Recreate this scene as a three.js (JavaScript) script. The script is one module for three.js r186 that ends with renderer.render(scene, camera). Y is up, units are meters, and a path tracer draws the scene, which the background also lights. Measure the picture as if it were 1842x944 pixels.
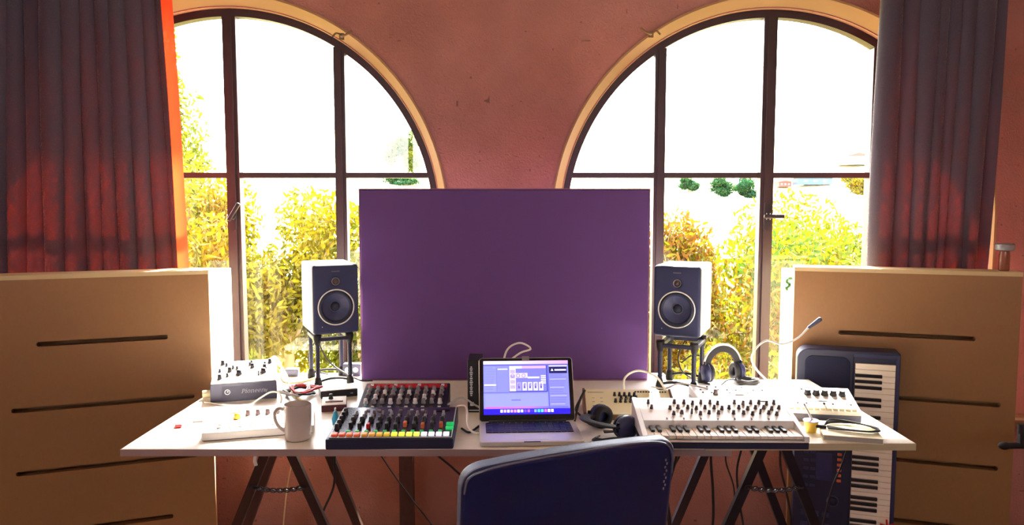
import * as THREE from 'three';
import { RoundedBoxGeometry } from 'three/addons/geometries/RoundedBoxGeometry.js';
import { mergeGeometries } from 'three/addons/utils/BufferGeometryUtils.js';

// ───────── camera, sky, sun, exposure ─────────
const scene = new THREE.Scene();
const camera = new THREE.PerspectiveCamera(39.08, 1842 / 944, 0.05, 900);
camera.position.set(0, 1.46, 0);
camera.rotation.set(-4.6 * Math.PI / 180, 0, 0);
const renderer = new THREE.WebGLRenderer({ antialias: true });
renderer.toneMapping = THREE.LinearToneMapping;
renderer.toneMappingExposure = 2.6;
renderer.shadowMap.enabled = true;
scene.background = new THREE.Color().setRGB(8.0, 8.1, 8.5);          // bright even overcast
const sun = new THREE.DirectionalLight(new THREE.Color(1, 0.93, 0.8), 28);
sun.position.set(2.8, 20, -22.4);                                    // high, in front, a little to the right, 45 degrees up
sun.target.position.set(0, 0, -2.5);
sun.castShadow = true;
sun.shadow.radius = 5;
Object.assign(sun.shadow.camera, { left: -30, right: 30, top: 30, bottom: -30, far: 120 });
sun.shadow.mapSize.set(4096, 4096);
scene.add(sun, sun.target);

// ───────── helpers ─────────
let seed = 7;
const rnd = (a = 0, b = 1) => { seed = (seed * 1664525 + 1013904223) >>> 0; return a + (b - a) * seed / 4294967296; };
const R = (d) => d * Math.PI / 180;
const used = new Map();
const numbered = (n) => { const k = used.get(n) ?? 0; used.set(n, k + 1); return k ? `${n}_${String(k).padStart(3, '0')}` : n; };
const V = (x, y, z) => new THREE.Vector3(x, y, z);
function tag(o, label, category, group, kind) {
  if (label) o.userData.label = label;
  if (category) o.userData.category = category;
  if (group) o.userData.group = group;
  if (kind) o.userData.kind = kind;
  return o;
}
function thing(name, label, category, [x, y, d], turn = 0, group) {   // d = depth from the camera's wall (z = -d); turn in degrees
  const o = new THREE.Group(); o.name = numbered(name); scene.add(o);
  o.position.set(x, y, -d); o.rotation.y = R(turn);
  return tag(o, label, category, group);
}
function plain(g) {
  g = g.index ? g.toNonIndexed() : g;
  for (const k of Object.keys(g.attributes)) if (!['position', 'normal', 'uv'].includes(k)) g.deleteAttribute(k);
  if (!g.attributes.uv) g.setAttribute('uv', new THREE.BufferAttribute(new Float32Array(g.attributes.position.count * 2), 2));
  return g;
}
const join = (list) => list.length === 1 ? list[0] : mergeGeometries(list.map(plain));
function part(name, geo, mat, parent) {
  const m = new THREE.Mesh(Array.isArray(geo) ? join(geo) : geo, mat);
  m.name = name; m.castShadow = m.receiveShadow = true; parent.add(m); return m;
}
function solo(name, geo, mat, label, category, group, kind) {
  const m = part(numbered(name), geo, mat, scene); return tag(m, label, category, group, kind);
}
const struct = (name, geo, mat) => solo(name, geo, mat, null, null, null, 'structure');
function at(g, x = 0, y = 0, z = 0, rx = 0, ry = 0, rz = 0) {
  if (rx) g.rotateX(rx); if (ry) g.rotateY(ry); if (rz) g.rotateZ(rz);
  return g.translate(x, y, z);
}
const box = (w, h, d, x = 0, y = 0, z = 0) => at(new THREE.BoxGeometry(w, h, d), x, y, z);
const rbox = (w, h, d, r, x = 0, y = 0, z = 0, s = 2) => at(new RoundedBoxGeometry(w, h, d, s, r), x, y, z);
const cyl = (r1, r2, h, x = 0, y = 0, z = 0, n = 20) => at(new THREE.CylinderGeometry(r1, r2, h, n), x, y, z);
const lathe = (pts, n = 32) => new THREE.LatheGeometry(pts.map(([r, y]) => new THREE.Vector2(r, y)), n);
function rrect(w, h, r, x = 0, y = 0) {
  const s = new THREE.Shape(), a = x - w / 2, b = y - h / 2;
  s.moveTo(a + r, b); s.lineTo(a + w - r, b); s.absarc(a + w - r, b + r, r, -Math.PI / 2, 0);
  s.lineTo(a + w, b + h - r); s.absarc(a + w - r, b + h - r, r, 0, Math.PI / 2);
  s.lineTo(a + r, b + h); s.absarc(a + r, b + h - r, r, Math.PI / 2, Math.PI);
  s.lineTo(a, b + r); s.absarc(a + r, b + r, r, Math.PI, Math.PI * 1.5);
  return s;
}
const ext = (shape, depth, bevel = 0, seg = 2) => new THREE.ExtrudeGeometry(shape, bevel ? { depth: depth - 2 * bevel, bevelEnabled: true, bevelSize: bevel, bevelThickness: bevel, bevelOffset: -bevel, bevelSegments: seg, curveSegments: 12 } : { depth, bevelEnabled: false, curveSegments: 12 }).translate(0, 0, bevel);
const tube = (pts, r, n = 60, s = 8) => new THREE.TubeGeometry(new THREE.CatmullRomCurve3(pts.map(([x, y, z]) => V(x, y, z)), false, 'centripetal'), n, r, s);
function rod(a, b, r, n = 10, r2 = r) {
  const A = V(...a), B = V(...b), d = B.clone().sub(A);
  const g = new THREE.CylinderGeometry(r2, r, d.length(), n);
  g.applyQuaternion(new THREE.Quaternion().setFromUnitVectors(V(0, 1, 0), d.normalize()));
  return g.translate((A.x + B.x) / 2, (A.y + B.y) / 2, (A.z + B.z) / 2);
}
function bar(a, b, w, t) {                                            // square-section bar from a to b
  const A = V(...a), B = V(...b), d = B.clone().sub(A), g = new THREE.BoxGeometry(w, d.length(), t);
  g.applyQuaternion(new THREE.Quaternion().setFromUnitVectors(V(0, 1, 0), d.normalize()));
  return g.translate((A.x + B.x) / 2, (A.y + B.y) / 2, (A.z + B.z) / 2);
}

// ───────── textures ─────────
function valueNoise(period, s) {
  const n = period, t = new Float32Array(n * n); let k = s >>> 0;
  for (let i = 0; i < n * n; i++) { k = (k * 1664525 + 1013904223) >>> 0; t[i] = k / 4294967296; }
  return (u, v) => {
    const x = u * n, y = v * n, x0 = Math.floor(x), y0 = Math.floor(y); let fx = x - x0, fy = y - y0;
    fx = fx * fx * (3 - 2 * fx); fy = fy * fy * (3 - 2 * fy);
    const g = (a, b) => t[((b % n + n) % n) * n + ((a % n + n) % n)];
    return (g(x0, y0) * (1 - fx) + g(x0 + 1, y0) * fx) * (1 - fy) + (g(x0, y0 + 1) * (1 - fx) + g(x0 + 1, y0 + 1) * fx) * fy;
  };
}
function dataTex(w, h, f, srgb = false) {
  const d = new Uint8Array(w * h * 4);
  for (let y = 0; y < h; y++) for (let x = 0; x < w; x++) {
    const c = f((x + 0.5) / w, (y + 0.5) / h, x, y), o = (y * w + x) * 4;
    for (let i = 0; i < 3; i++) d[o + i] = Math.max(0, Math.min(255, Math.round(c[i] * 255)));
    d[o + 3] = 255;
  }
  const t = new THREE.DataTexture(d, w, h);
  t.wrapS = t.wrapT = THREE.RepeatWrapping; t.magFilter = THREE.LinearFilter; t.minFilter = THREE.LinearMipmapLinearFilter; t.generateMipmaps = true;
  if (srgb) t.colorSpace = THREE.SRGBColorSpace;
  t.needsUpdate = true; return t;
}
const fb = [4, 9, 21, 47, 101].map((p, i) => valueNoise(p, 91 + i * 17));
const fbm = (u, v, n = 5) => { let s = 0, a = 0.5, q = 0; for (let i = 0; i < n; i++) { s += a * fb[i](u, v); q += a; a *= 0.55; } return s / q; };
const plasterTex = dataTex(512, 512, (u, v) => {
  const n = fbm(u, v), m = fbm(u + 0.37, v + 0.61, 3), k = 0.86 + 0.28 * (n - 0.5), spot = fb[4](u, v) > 0.965 ? 0.72 : 1;
  return [k * spot, (k + 0.10 * (m - 0.5)) * spot * 0.985, (k + 0.16 * (m - 0.5)) * spot * 0.98];
}, true);
const plasterBump = dataTex(512, 512, (u, v) => { const n = 0.7 * fbm(u, v) + 0.3 * fb[4](u * 2, v * 2); return [n, n, n]; });
const woodTex = dataTex(512, 256, (u, v) => {
  const w = fb[1](u * 0.5, v * 3) * 0.4 + fb[3](u * 0.25, v * 6) * 0.4 + fb[4](u * 0.3, v * 4) * 0.25, k = 0.86 + 0.2 * (w - 0.5);
  return [k, k * 0.985, k * 0.95];
}, true);
const softTex = dataTex(256, 256, (u, v) => { const k = 0.95 + 0.06 * (fbm(u, v) - 0.5) + 0.03 * (fb[4](u * 2, v) - 0.5); return [k, k, k * 0.99]; }, true);
const clothTex = dataTex(256, 256, (u, v, x, y) => { const k = 0.78 + 0.16 * ((x % 4 < 2) !== (y % 4 < 2) ? 1 : 0) + 0.1 * (fb[4](u, v) - 0.5); return [k, k, k]; }, true);
const clothBump = dataTex(256, 256, (u, v, x, y) => { const k = ((x % 4 < 2) !== (y % 4 < 2) ? 0.8 : 0.2) + 0.2 * (fb[4](u, v) - 0.5); return [k, k, k]; });
const weaveThin = dataTex(256, 512, (u, v, x, y) => {                 // how thin the loose weave is, thread by thread
  const thread = 0.55 * fb[4](u * 1.5, v * 1.5) + 0.45 * fb[3](u * 3, v), k = 0.02 + Math.max(0, thread - 0.5) * 4.6 * ((y % 3) ? 1 : 0.4);
  return [k, k, k];
});
function rep(t, x, y) { const c = t.clone(); c.repeat.set(x, y); c.needsUpdate = true; return c; }
function canvasTex(w, h, draw) {
  const c = document.createElement('canvas'); c.width = w; c.height = h; draw(c.getContext('2d'), w, h);
  const t = new THREE.CanvasTexture(c); t.colorSpace = THREE.SRGBColorSpace; t.magFilter = THREE.LinearFilter; return t;
}

// ───────── materials ─────────
const M = (name, hex, roughness = 0.6, o = {}) => { const m = new THREE.MeshPhysicalMaterial({ color: hex, roughness, side: THREE.DoubleSide, ...o }); m.name = name; return m; };
const mat = {
  wall: M('terracotta plaster', '#cc8a7c', 0.92, { map: rep(plasterTex, 0.5, 0.5), bumpMap: rep(plasterBump, 1, 1), bumpScale: 0.006 }),
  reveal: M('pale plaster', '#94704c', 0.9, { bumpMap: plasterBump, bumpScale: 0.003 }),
  room: M('room plaster', '#c48e7c', 0.92, { bumpMap: plasterBump, bumpScale: 0.004 }),
  ceiling: M('ceiling paint', '#d9cfd8', 0.9),
  floor: M('terracotta floor', '#55301f', 0.6, { map: rep(plasterTex, 0.7, 0.7) }),
  frame: M('dark window wood', '#40282f', 0.5, { map: rep(woodTex, 1, 1) }),
  glass: M('window glass', '#ffffff', 0.0, { transmission: 1, thickness: 0, ior: 1.45 }),
  steel: M('bright steel', '#c9c6c2', 0.3, { metalness: 0.9 }),
  darkSteel: M('dark steel', '#3a3136', 0.4, { metalness: 0.5 }),
  panelWood: M('tan panel board', '#9a6e42', 0.5, { map: rep(softTex, 1, 1) }),
  panelEdge: M('pale panel edge', '#e9cfa0', 0.6, { map: rep(woodTex, 1, 1) }),
  slot: M('black slot lining', '#0c0808', 0.9),
  frosted: M('frosted white sheet', '#f6f0dc', 0.9, { transmission: 0.75, thickness: 0 }),
  purple: M('purple absorber cloth', '#734b92', 0.95, { map: rep(clothTex, 60, 40), bumpMap: rep(clothBump, 60, 40), bumpScale: 0.0006 }),
  purpleFrame: M('purple frame lip', '#8a5a78', 0.7),
  table: M('white laminate', '#fcf6ee', 0.3, { map: rep(softTex, 1, 1) }),
  tableEdgeL: M('grey mauve edge band', '#a58a86', 0.6),
  tableEdgeR: M('raw birch edge', '#d5cbaa', 0.6, { map: rep(woodTex, 0.6, 0.6) }),
  trestle: M('dark steel tube', '#4a352e', 0.35, { metalness: 0.4 }),
  trestleB: M('black scuffed steel tube', '#26222c', 0.35, { metalness: 0.4 }),
  post: M('brown post', '#5a3a34', 0.7, { map: rep(woodTex, 1, 1) }),
  navyChair: M('navy chair fabric', '#1d2c72', 0.42, { map: rep(clothTex, 30, 30), bumpMap: rep(clothBump, 30, 30), bumpScale: 0.0008, specularIntensity: 1, clearcoat: 0.35, clearcoatRoughness: 0.25 }),
  black: M('black plastic', '#15151c', 0.45),
  blackGloss: M('glossy black plastic', '#101018', 0.18),
  rubber: M('black rubber', '#141218', 0.75),
  navy: M('navy black plastic', '#2a2e52', 0.5),
  navyDark: M('dark navy shell', '#161938', 0.5),
  baffle: M('slate speaker baffle', '#2c3156', 0.5),
  cone: M('woofer cone', '#42466a', 0.55),
  coneDark: M('woofer surround', '#20243e', 0.65),
  cabinet: M('pale speaker cabinet', '#d9d2cf', 0.5),
  white: M('white plastic', '#ece8e4', 0.4),
  cream: M('cream enamel', '#e9dfb4', 0.45),
  alu: M('silver aluminium', '#d8d4ce', 0.35, { metalness: 0.35 }),
  ceramic: M('white ceramic', '#c6b7ad', 0.2, { clearcoat: 0.4 }),
  slate: M('slate metal', '#4b4c60', 0.4, { metalness: 0.3 }),
  maroon: M('maroon plastic', '#5a2530', 0.5),
  knob: M('dark knob', '#1c1820', 0.5),
  knobGrey: M('grey knob', '#8f8a92', 0.5),
  knobBrown: M('brown grey knob', '#5b4a4c', 0.5),
  print: M('white print', '#e6e4ea', 0.6),
  keyWhite: M('ivory key', '#efe2cf', 0.3),
  keyBlack: M('black key', '#120f14', 0.3),
  wood: M('walnut cheek', '#8a5a3a', 0.5, { map: rep(woodTex, 2, 2) }),
  orange: M('orange button', '#d0643a', 0.5),
  red: M('red plastic', '#c8161c', 0.45),
  cyan: M('cyan plastic', '#38b4e0', 0.4),
  yellow: M('yellow plastic', '#e8c040', 0.5),
  cableBlack: M('black cable', '#17131a', 0.55),
  cableWhite: M('white cable', '#efe9e0', 0.5),
  cableYellow: M('yellowed cable', '#dcc88a', 0.5),
  cableGrey: M('grey cable', '#a8a29c', 0.5),
  amber: M('amber bottle', '#8a4a34', 0.25),
  cap: M('grey cap', '#8e8a8c', 0.4, { metalness: 0.4 }),
  rim_highlight: M('glossy piping', '#5a5c74', 0.15, { clearcoat: 1, clearcoatRoughness: 0.1 }),  // paler glossy tone standing in for the highlight on the chair rim
  curtain: M('grey brown curtain cloth', '#5f566a', 0.95, { map: rep(clothTex, 40, 120), transmission: 1, transmissionMap: rep(weaveThin, 3, 5), thickness: 0 }),
  lining: M('orange curtain lining', '#dc3c1c', 0.95, { transmission: 0.6, thickness: 0 }),
};

// ───────── the room ─────────
const WALL = 3.26, BACK = 3.5, HALF = 2.75;
const windows = [{ x: -1.26, y: 1.385 }, { x: 1.152, y: 1.38 }], RW = 0.975, RF = 0.935, SILL = 0.56;
function archPath(p, c, r, bottom) {                                  // arched outline, counter-clockwise
  p.moveTo(c.x - r, bottom); p.lineTo(c.x + r, bottom); p.lineTo(c.x + r, c.y); p.absarc(c.x, c.y, r, 0, Math.PI, false); p.lineTo(c.x - r, bottom);
  return p;
}
function wallSlab(r, bottom, d0, d1) {
  const s = new THREE.Shape(); s.moveTo(-HALF, 0); s.lineTo(HALF, 0); s.lineTo(HALF, 2.9); s.lineTo(-HALF, 2.9); s.closePath();
  for (const w of windows) s.holes.push(archPath(new THREE.Path(), w, r, bottom));
  return new THREE.ExtrudeGeometry(s, { depth: d1 - d0, bevelEnabled: false, curveSegments: 64 }).translate(0, 0, -d1);
}
const frontWall = struct('wall_front', [wallSlab(RW, SILL - 0.04, WALL, WALL + 0.07), wallSlab(RF, SILL, WALL + 0.07, BACK)], mat.wall);
for (const w of windows) {                                            // splayed plaster reveal between the wall face and the frame
  const rim = [], N = 72;
  const ring = (r, bottom, z) => { const o = [[w.x + r, bottom, z]]; for (let i = 0; i <= N; i++) { const a = Math.PI * i / N; o.push([w.x + r * Math.cos(a), w.y + r * Math.sin(a), z]); } o.push([w.x - r, bottom, z]); return o; };
  const A = ring(RW + 0.006, SILL - 0.04, -WALL + 0.004), B = ring(RW - 0.002, SILL - 0.04, -WALL + 0.001), C = ring(RF - 0.003, SILL, -(WALL + 0.085));
  for (const [P, Q] of [[A, B], [B, C]]) for (let i = 0; i + 1 < P.length; i++) rim.push(...P[i], ...Q[i], ...P[i + 1], ...P[i + 1], ...Q[i], ...Q[i + 1]);
  const g = new THREE.BufferGeometry(); g.setAttribute('position', new THREE.Float32BufferAttribute(rim, 3)); g.computeVertexNormals();
  part('reveal', g, mat.reveal, frontWall);
}
struct('wall_left', box(0.15, 2.9, 6.2, -HALF - 0.075, 1.45, -0.4), mat.room);
struct('wall_right', box(0.15, 2.9, 6.2, HALF + 0.075, 1.45, -0.4), mat.room);
{                                                                     // back wall with two unseen windows added for fill light from behind the camera
  const s = new THREE.Shape(); s.moveTo(-HALF - 0.15, 0); s.lineTo(HALF + 0.15, 0); s.lineTo(HALF + 0.15, 2.9); s.lineTo(-HALF - 0.15, 2.9); s.closePath();
  for (const x of [-1.3, 1.3]) s.holes.push(rrect(0.9, 0.7, 0.005, x, 2.15));
  struct('wall_back', ext(s, 0.15).translate(0, 0, 2.70), mat.room);
  [-1.3, 1.3].forEach((x, i) => {
    const g = new THREE.Group(); g.name = `window_${i + 3}`; tag(g, null, null, null, 'structure'); g.position.set(x, 2.15, 2.78); scene.add(g);  // unseen, added as a fill light source
    const f = rrect(0.898, 0.698, 0.004); f.holes.push(rrect(0.8, 0.6, 0.004));
    part('frame', ext(f, 0.06).translate(0, 0, -0.03), mat.frame, g); part('mullion', box(0.05, 0.61, 0.05), mat.frame, g);
    for (const q of [-1, 1]) part('pane', new THREE.PlaneGeometry(0.375, 0.6).translate(q * 0.2125, 0, 0), mat.glass, g);
  });
}
struct('ceiling', box(2 * HALF + 0.3, 0.15, 6.35, 0, 2.975, -0.325), mat.ceiling);
struct('added_eave', box(7, 0.12, 0.75, 0, 2.83, -3.85), mat.room).name = 'added_trim_2';  // unseen overhang added to keep sun and sky off the upper curtains
struct('floor', box(2 * HALF + 0.3, 0.15, 6.5, 0, -0.075, -0.4), mat.floor);

windows.forEach((w, k) => {
  const g = new THREE.Group(); g.name = `window_${k + 1}`; tag(g, null, null, null, 'structure'); g.position.set(w.x, w.y, -(WALL + 0.12)); scene.add(g);
  const c = { x: 0, y: 0 }, b = SILL - w.y, ri = RF - 0.034, T = 1.585 - w.y;
  const fs = archPath(new THREE.Shape(), c, RF - 0.001, b); fs.holes.push(archPath(new THREE.Path(), c, ri, b + 0.04));
  part('frame', new THREE.ExtrudeGeometry(fs, { depth: 0.05, bevelEnabled: false, curveSegments: 64 }).translate(0, 0, -0.03), mat.frame, g);
  const xs = [-0.487, 0, 0.487], half = [0.025, 0.03, 0.025], top = (x) => Math.sqrt(Math.max(0, ri * ri - x * x));
  xs.forEach((x, i) => part('mullion', [box(half[i] * 2, top(x) + 0.01 - b - 0.03, 0.05, x, (top(x) + b + 0.04) / 2, -0.004), box(half[i] * 0.9, top(x) - b - 0.04, 0.012, x, (top(x) + b + 0.04) / 2, 0.026)], mat.frame, g));
  const edges = [-ri, ...xs, ri];
  for (let i = 0; i < 4; i++) {
    const x0 = edges[i] + (i ? half[i - 1] : 0), x1 = edges[i + 1] - (i < 3 ? half[i] : 0);
    const e = Math.min(i === 0 ? top(x1) : 9, 9);
    const lo = i === 0 ? Math.max(x0, -Math.sqrt(ri * ri - T * T)) : x0, hi = i === 3 ? Math.min(x1, Math.sqrt(ri * ri - T * T)) : x1;
    part('transom', box(hi - lo, 0.024, 0.04, (lo + hi) / 2, T, -0.002), mat.frame, g);
    for (const up of [0, 1]) {
      const s = new THREE.Shape(), n = 16, a0 = up ? lo : x0, a1 = up ? hi : x1, y0 = up ? T + 0.012 : b + 0.04;
      s.moveTo(a0, y0); s.lineTo(a1, y0);
      for (let j = 0; j <= n; j++) { const x = a1 + (a0 - a1) * j / n; s.lineTo(x, Math.max(y0 + 0.001, up ? top(x) : Math.min(T - 0.012, x * x > ri * ri - (T * T) ? top(x) : T))); }
      part('pane', new THREE.ShapeGeometry(s).translate(0, 0, -0.012), mat.glass, g);
    }
  }
  const h = part('handle', [ext(rrect(0.026, 0.13, 0.012), 0.006).translate(0, 0, 0.032)], mat.darkSteel, g);
  h.position.set(0, 1.40 - w.y, 0);
  const lv = part('lever', [cyl(0.009, 0.009, 0.03, 0, 0, 0.05).rotateX(0), rbox(0.092, 0.018, 0.012, 0.005, 0.024, 0, 0.06)], mat.darkSteel, h);
  lv.rotation.z = k === 0 ? R(58) : 0;
});
solo('window_board', rbox(5.3, 0.03, 0.10, 0.008, 0, 0, 0).translate(0, 0.50, -3.215), mat.reveal, null, null, null, 'structure').name = 'trim_1';
for (const [x, y, s, l] of [[-0.735, 2.175, 1, 'left'], [0.60, 2.185, -1, 'right']]) {
  const o = thing('wall_hook', `small pale hook bracket on the wall by the ${l} arched window's rim`, 'hook', [x, y, WALL], 0);
  part('plate', rbox(0.022, 0.03, 0.006, 0.002, 0, 0, 0.003), mat.reveal, o);
  part('prong', [tube([[0, 0, 0.005], [0.012 * s, -0.004, 0.03], [0.035 * s, 0.006, 0.036], [0.05 * s, 0.02, 0.03]], 0.005, 20), tube([[0, 0.006, 0.005], [-0.02 * s, 0.01, 0.02], [-0.035 * s, -0.006, 0.024]], 0.004, 16)], mat.reveal, o);
}

// ───────── curtains ─────────
function curtain(x0b, x1b, x0t, x1t, d, folds, phase, label) {
  const o = thing('curtain', label, 'curtain', [(x0b + x1b) / 2, 0, d]), cx = (x0b + x1b) / 2;
  const U = 340, Vn = 44, yTop = 2.60, yBot = 0.12;
  const at3 = (u, v) => {                                             // deep S-shaped folds that lie over one another
    const y = yTop + (yBot - yTop) * v, b = Math.min(1, (yTop - y) / 1.45), a = x0t + (x0b - x0t) * b, e = x1t + (x1b - x1t) * b;
    const ph = phase + u * folds * Math.PI * 2 + 1.2 * Math.sin(u * 7 + phase) + 0.35 * Math.sin(v * 2.2 + u * 11), k = 0.75 + 0.35 * Math.sin(u * 17 + phase * 3) + 0.12 * Math.sin(v * 3 + u * 23);
    return [a + 0.03 + (e - a - 0.06) * u - 0.029 * k * Math.cos(ph) + 0.004 * Math.sin(v * 9 + u * 30) - cx, y, (0.024 + 0.016 * v) * k * Math.sin(ph)];
  };
  const sheet = (off, u0 = 0, u1 = 1) => {
    const p = [], uv = [], idx = [];
    for (let j = 0; j <= Vn; j++) for (let i = 0; i <= U; i++) {
      const u = u0 + (u1 - u0) * i / U, v = j / Vn, [x, y, z] = at3(u, v), q = at3(u + 0.001, v), dx = q[0] - x, dz = q[2] - z, l = Math.hypot(dx, dz) || 1;
      p.push(x + off * dz / l, y, z - off * dx / l); uv.push(u * 1.9, v * 1.8);
    }
    for (let j = 0; j < Vn; j++) for (let i = 0; i < U; i++) { const q = j * (U + 1) + i; idx.push(q, q + U + 1, q + 1, q + 1, q + U + 1, q + U + 2); }
    const g = new THREE.BufferGeometry(); g.setAttribute('position', new THREE.Float32BufferAttribute(p, 3)); g.setAttribute('uv', new THREE.Float32BufferAttribute(uv, 2)); g.setIndex(idx); g.computeVertexNormals();
    return g;
  };
  part('curtain_cloth', sheet(0), mat.curtain, o);
  part('curtain_lining', sheet(0.005, phase > 2 ? -0.012 : 0, phase > 2 ? 1 : 1.024), mat.lining, o);
  part('heading_tape', box(x1t - x0t, 0.05, 0.03, (x0t + x1t) / 2 - cx, 2.60, 0.0), mat.curtain, o);
  return o;
}
curtain(-2.19, -1.365, -2.11, -1.405, 3.10, 10, 0.6, 'long grey brown curtain with orange lining drawn open beside the left arched window');
curtain(1.475, 2.02, 1.49, 2.06, 3.10, 8, 2.4, 'long grey brown curtain hanging beside the right arched window above the slotted panel');
{
  const o = thing('curtain_rod', 'dark curtain rod running along the wall above both arched windows', 'curtain rod', [0, 2.64, 3.10]);
  part('rod', rod([-2.4, 0, 0], [2.4, 0, 0], 0.014, 16), mat.darkSteel, o);
  for (const x of [-2.35, 0, 2.35]) part('bracket', box(0.02, 0.03, 0.15, x, 0, -0.085), mat.darkSteel, o);
}

// ───────── slotted absorber panels ─────────
function slottedPanel(origin, turn, w, mirror, slots, label) {
  const o = thing('slotted_acoustic_panel', label, 'acoustic panel', [origin[0], 0, origin[1]], turn), H = 1.185, D = 0.12, x0 = mirror ? -w : 0;
  const s = new THREE.Shape(); s.moveTo(x0, 0.02); s.lineTo(x0 + w, 0.02); s.lineTo(x0 + w, H - 0.004); s.lineTo(x0, H - 0.004); s.closePath();
  for (const [a, b, y] of slots) s.holes.push(rrect(b - a, 0.018, 0.0085, (a + b) / 2, y));
  part('front_board', new THREE.ExtrudeGeometry(s, { depth: 0.036, bevelEnabled: false, curveSegments: 10 }).translate(0, 0, -0.036), mat.panelWood, o);
  part('side_board', box(0.015, H - 0.02, D - 0.0365, x0 + 0.0075, H / 2 + 0.01, -0.0365 - (D - 0.0365) / 2), mat.panelEdge, o);
  part('side_board', box(0.015, H - 0.02, D - 0.0365, x0 + w - 0.0075, H / 2 + 0.01, -0.0365 - (D - 0.0365) / 2), mat.panelEdge, o);
  part('top_board', box(w + 0.002, 0.016, D + 0.002, x0 + w / 2, H + 0.004, -D / 2), mat.panelEdge, o);
  part('back_board', box(w - 0.03, H - 0.03, 0.01, x0 + w / 2, H / 2 + 0.005, -D + 0.006), mat.panelWood, o);
  part('plinth', box(w - 0.04, 0.02, D - 0.02, x0 + w / 2, 0.01, -D / 2), mat.panelEdge, o);
  return o;
}
slottedPanel([-1.197, 2.9], 20.5, 0.75, true, [[-0.594, -0.153, 0.94], [-0.684, -0.065, 0.698], [-0.68, -0.062, 0.459], [-0.594, -0.157, 0.222]], 'tan slotted wooden sound panel standing at the left end of the table');
slottedPanel([1.168, 3.04], -17.7, 0.81, false, [[0.173, 0.664, 0.934], [0.085, 0.76, 0.68], [0.085, 0.762, 0.427], [0.173, 0.664, 0.176]], 'tan slotted wooden sound panel behind the upright keyboard on the right');
for (const [x, w, l, s] of [[-1.35, 0.26, 'frosted white sheet standing on the ledge of the left window behind the slotted panel', 0], [1.30, 0.26, 'frosted white sheet with a green sticker against the right window behind the slotted panel', 1]]) {
  const o = thing('frosted_sheet', l, 'sheet', [x, 0.515, 3.19], 0);
  part('sheet', rbox(w, 0.665, 0.02, 0.004, 0, 0.3325, 0), mat.frosted, o);
  if (s) part('sticker', [0, 1, 2, 3, 4].map((i) => at(new THREE.CircleGeometry(0.011, 10).scale(1, 0.6, 1), -0.105 + 0.008 * Math.cos(i * 2.5), 0.62 - i * 0.011, 0.0112, 0, 0, i * 1.3)), M('green print', '#3a7d4a', 0.7), o);
}

// ───────── tabletops and trestles ─────────
function tabletop(name, label, x0, x1, d0, d1, top, t, edge) {
  const o = thing(name, label, 'table', [(x0 + x1) / 2, top - t, (d0 + d1) / 2]), w = x1 - x0, d = d1 - d0;
  part('board', rbox(w - 0.004, t, d - 0.004, 0.001, 0, t / 2, 0), mat.table, o);
  part('edge_band', [box(w, t - 0.002, 0.002, 0, t / 2, d / 2 - 0.001), box(0.002, t - 0.002, d - 0.004, -w / 2 + 0.001, t / 2, 0), box(0.002, t - 0.002, d - 0.004, w / 2 - 0.001, t / 2, 0)], edge, o);
  return o;
}
const left = tabletop('tabletop', 'wide white tabletop with a mauve front edge carrying laptop and drum machines', -1.15, 0.645, 2.118, 3.10, 0.74, 0.022, mat.tableEdgeL);
part('table_leg', box(0.058, 0.718, 0.05, -0.447 - (-0.2525), -0.359, -(3.06 - 2.609)), mat.post, left);
tabletop('tabletop', 'smaller white tabletop with a raw birch edge lying on the wide tabletop, right', 0.565, 1.178, 2.105, 2.89, 0.762, 0.022, mat.tableEdgeR);

function trestle(label, x, top, d0, d1, m, spreadF, spreadR, skew, halfR) {
  const o = thing('trestle', label, 'trestle', [x, 0, 0]), y = top - 0.03;
  part('beam', bar([0, top - 0.02, -d0 + 0.05], [skew, top - 0.02, -d1 - 0.05], 0.05, 0.036), m, o);
  for (const [dx, d, sp, half] of [[0, d0, spreadF, 0.016], [skew, d1, spreadR, halfR]]) for (const s of [-1, 1]) {
    const a = [dx + s * half, y, -d], b = [dx + s * sp, 0.012, -d], leg = part('leg', bar(a, b, 0.03, 0.022), m, o);
    part('foot', bar([b[0] - s * 0.003, 0.028, -d], [b[0] + s * 0.001, 0, -d], 0.034, 0.03), mat.rubber, leg);
  }
  const links = [], n = 16, f = 0.26, X = 0.016 + (spreadF - 0.016) * f, Y = y * (1 - f) + 0.012 * f;   // sagging chain between the front legs
  for (let i = 0; i < n; i++) {
    const u = (i + 0.5) / n * 2 - 1, g = new THREE.TorusGeometry(0.0085, 0.0022, 5, 10).scale(1.4, 1, 1);
    links.push(at(g, u * X, Y - 0.012 * (1 - u * u), -d0 + 0.012, i % 2 ? Math.PI / 2 : 0.25));
  }
  part('chain', links, mat.darkSteel, o);
  return o;
}
trestle('dark steel folding trestle under the left end of the table', -0.783, 0.718, 2.42, 2.68, mat.trestle, 0.30, 0.30, 0.0, 0.045);
trestle('black scuffed folding trestle with chain under the right end of the table', 0.862, 0.74, 2.38, 2.72, mat.trestleB, 0.30, 0.295, -0.04, 0.02);

// ───────── purple sound screen ─────────
{
  const o = thing('sound_screen', 'large purple fabric sound screen standing upright on the table behind the laptop', 'acoustic panel', [-0.03, 0.74, 2.985], 0), w = 1.165, h = 0.778;
  part('fabric_face', rbox(w - 0.008, h - 0.008, 0.045, 0.006, 0, h / 2, 0.004), mat.purple, o);
  const s = rrect(w, h, 0.004, 0, h / 2); s.holes.push(rrect(w - 0.008, h - 0.008, 0.003, 0, h / 2));
  part('frame', ext(s, 0.05).translate(0, 0, -0.026), mat.purpleFrame, o);
}

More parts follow.
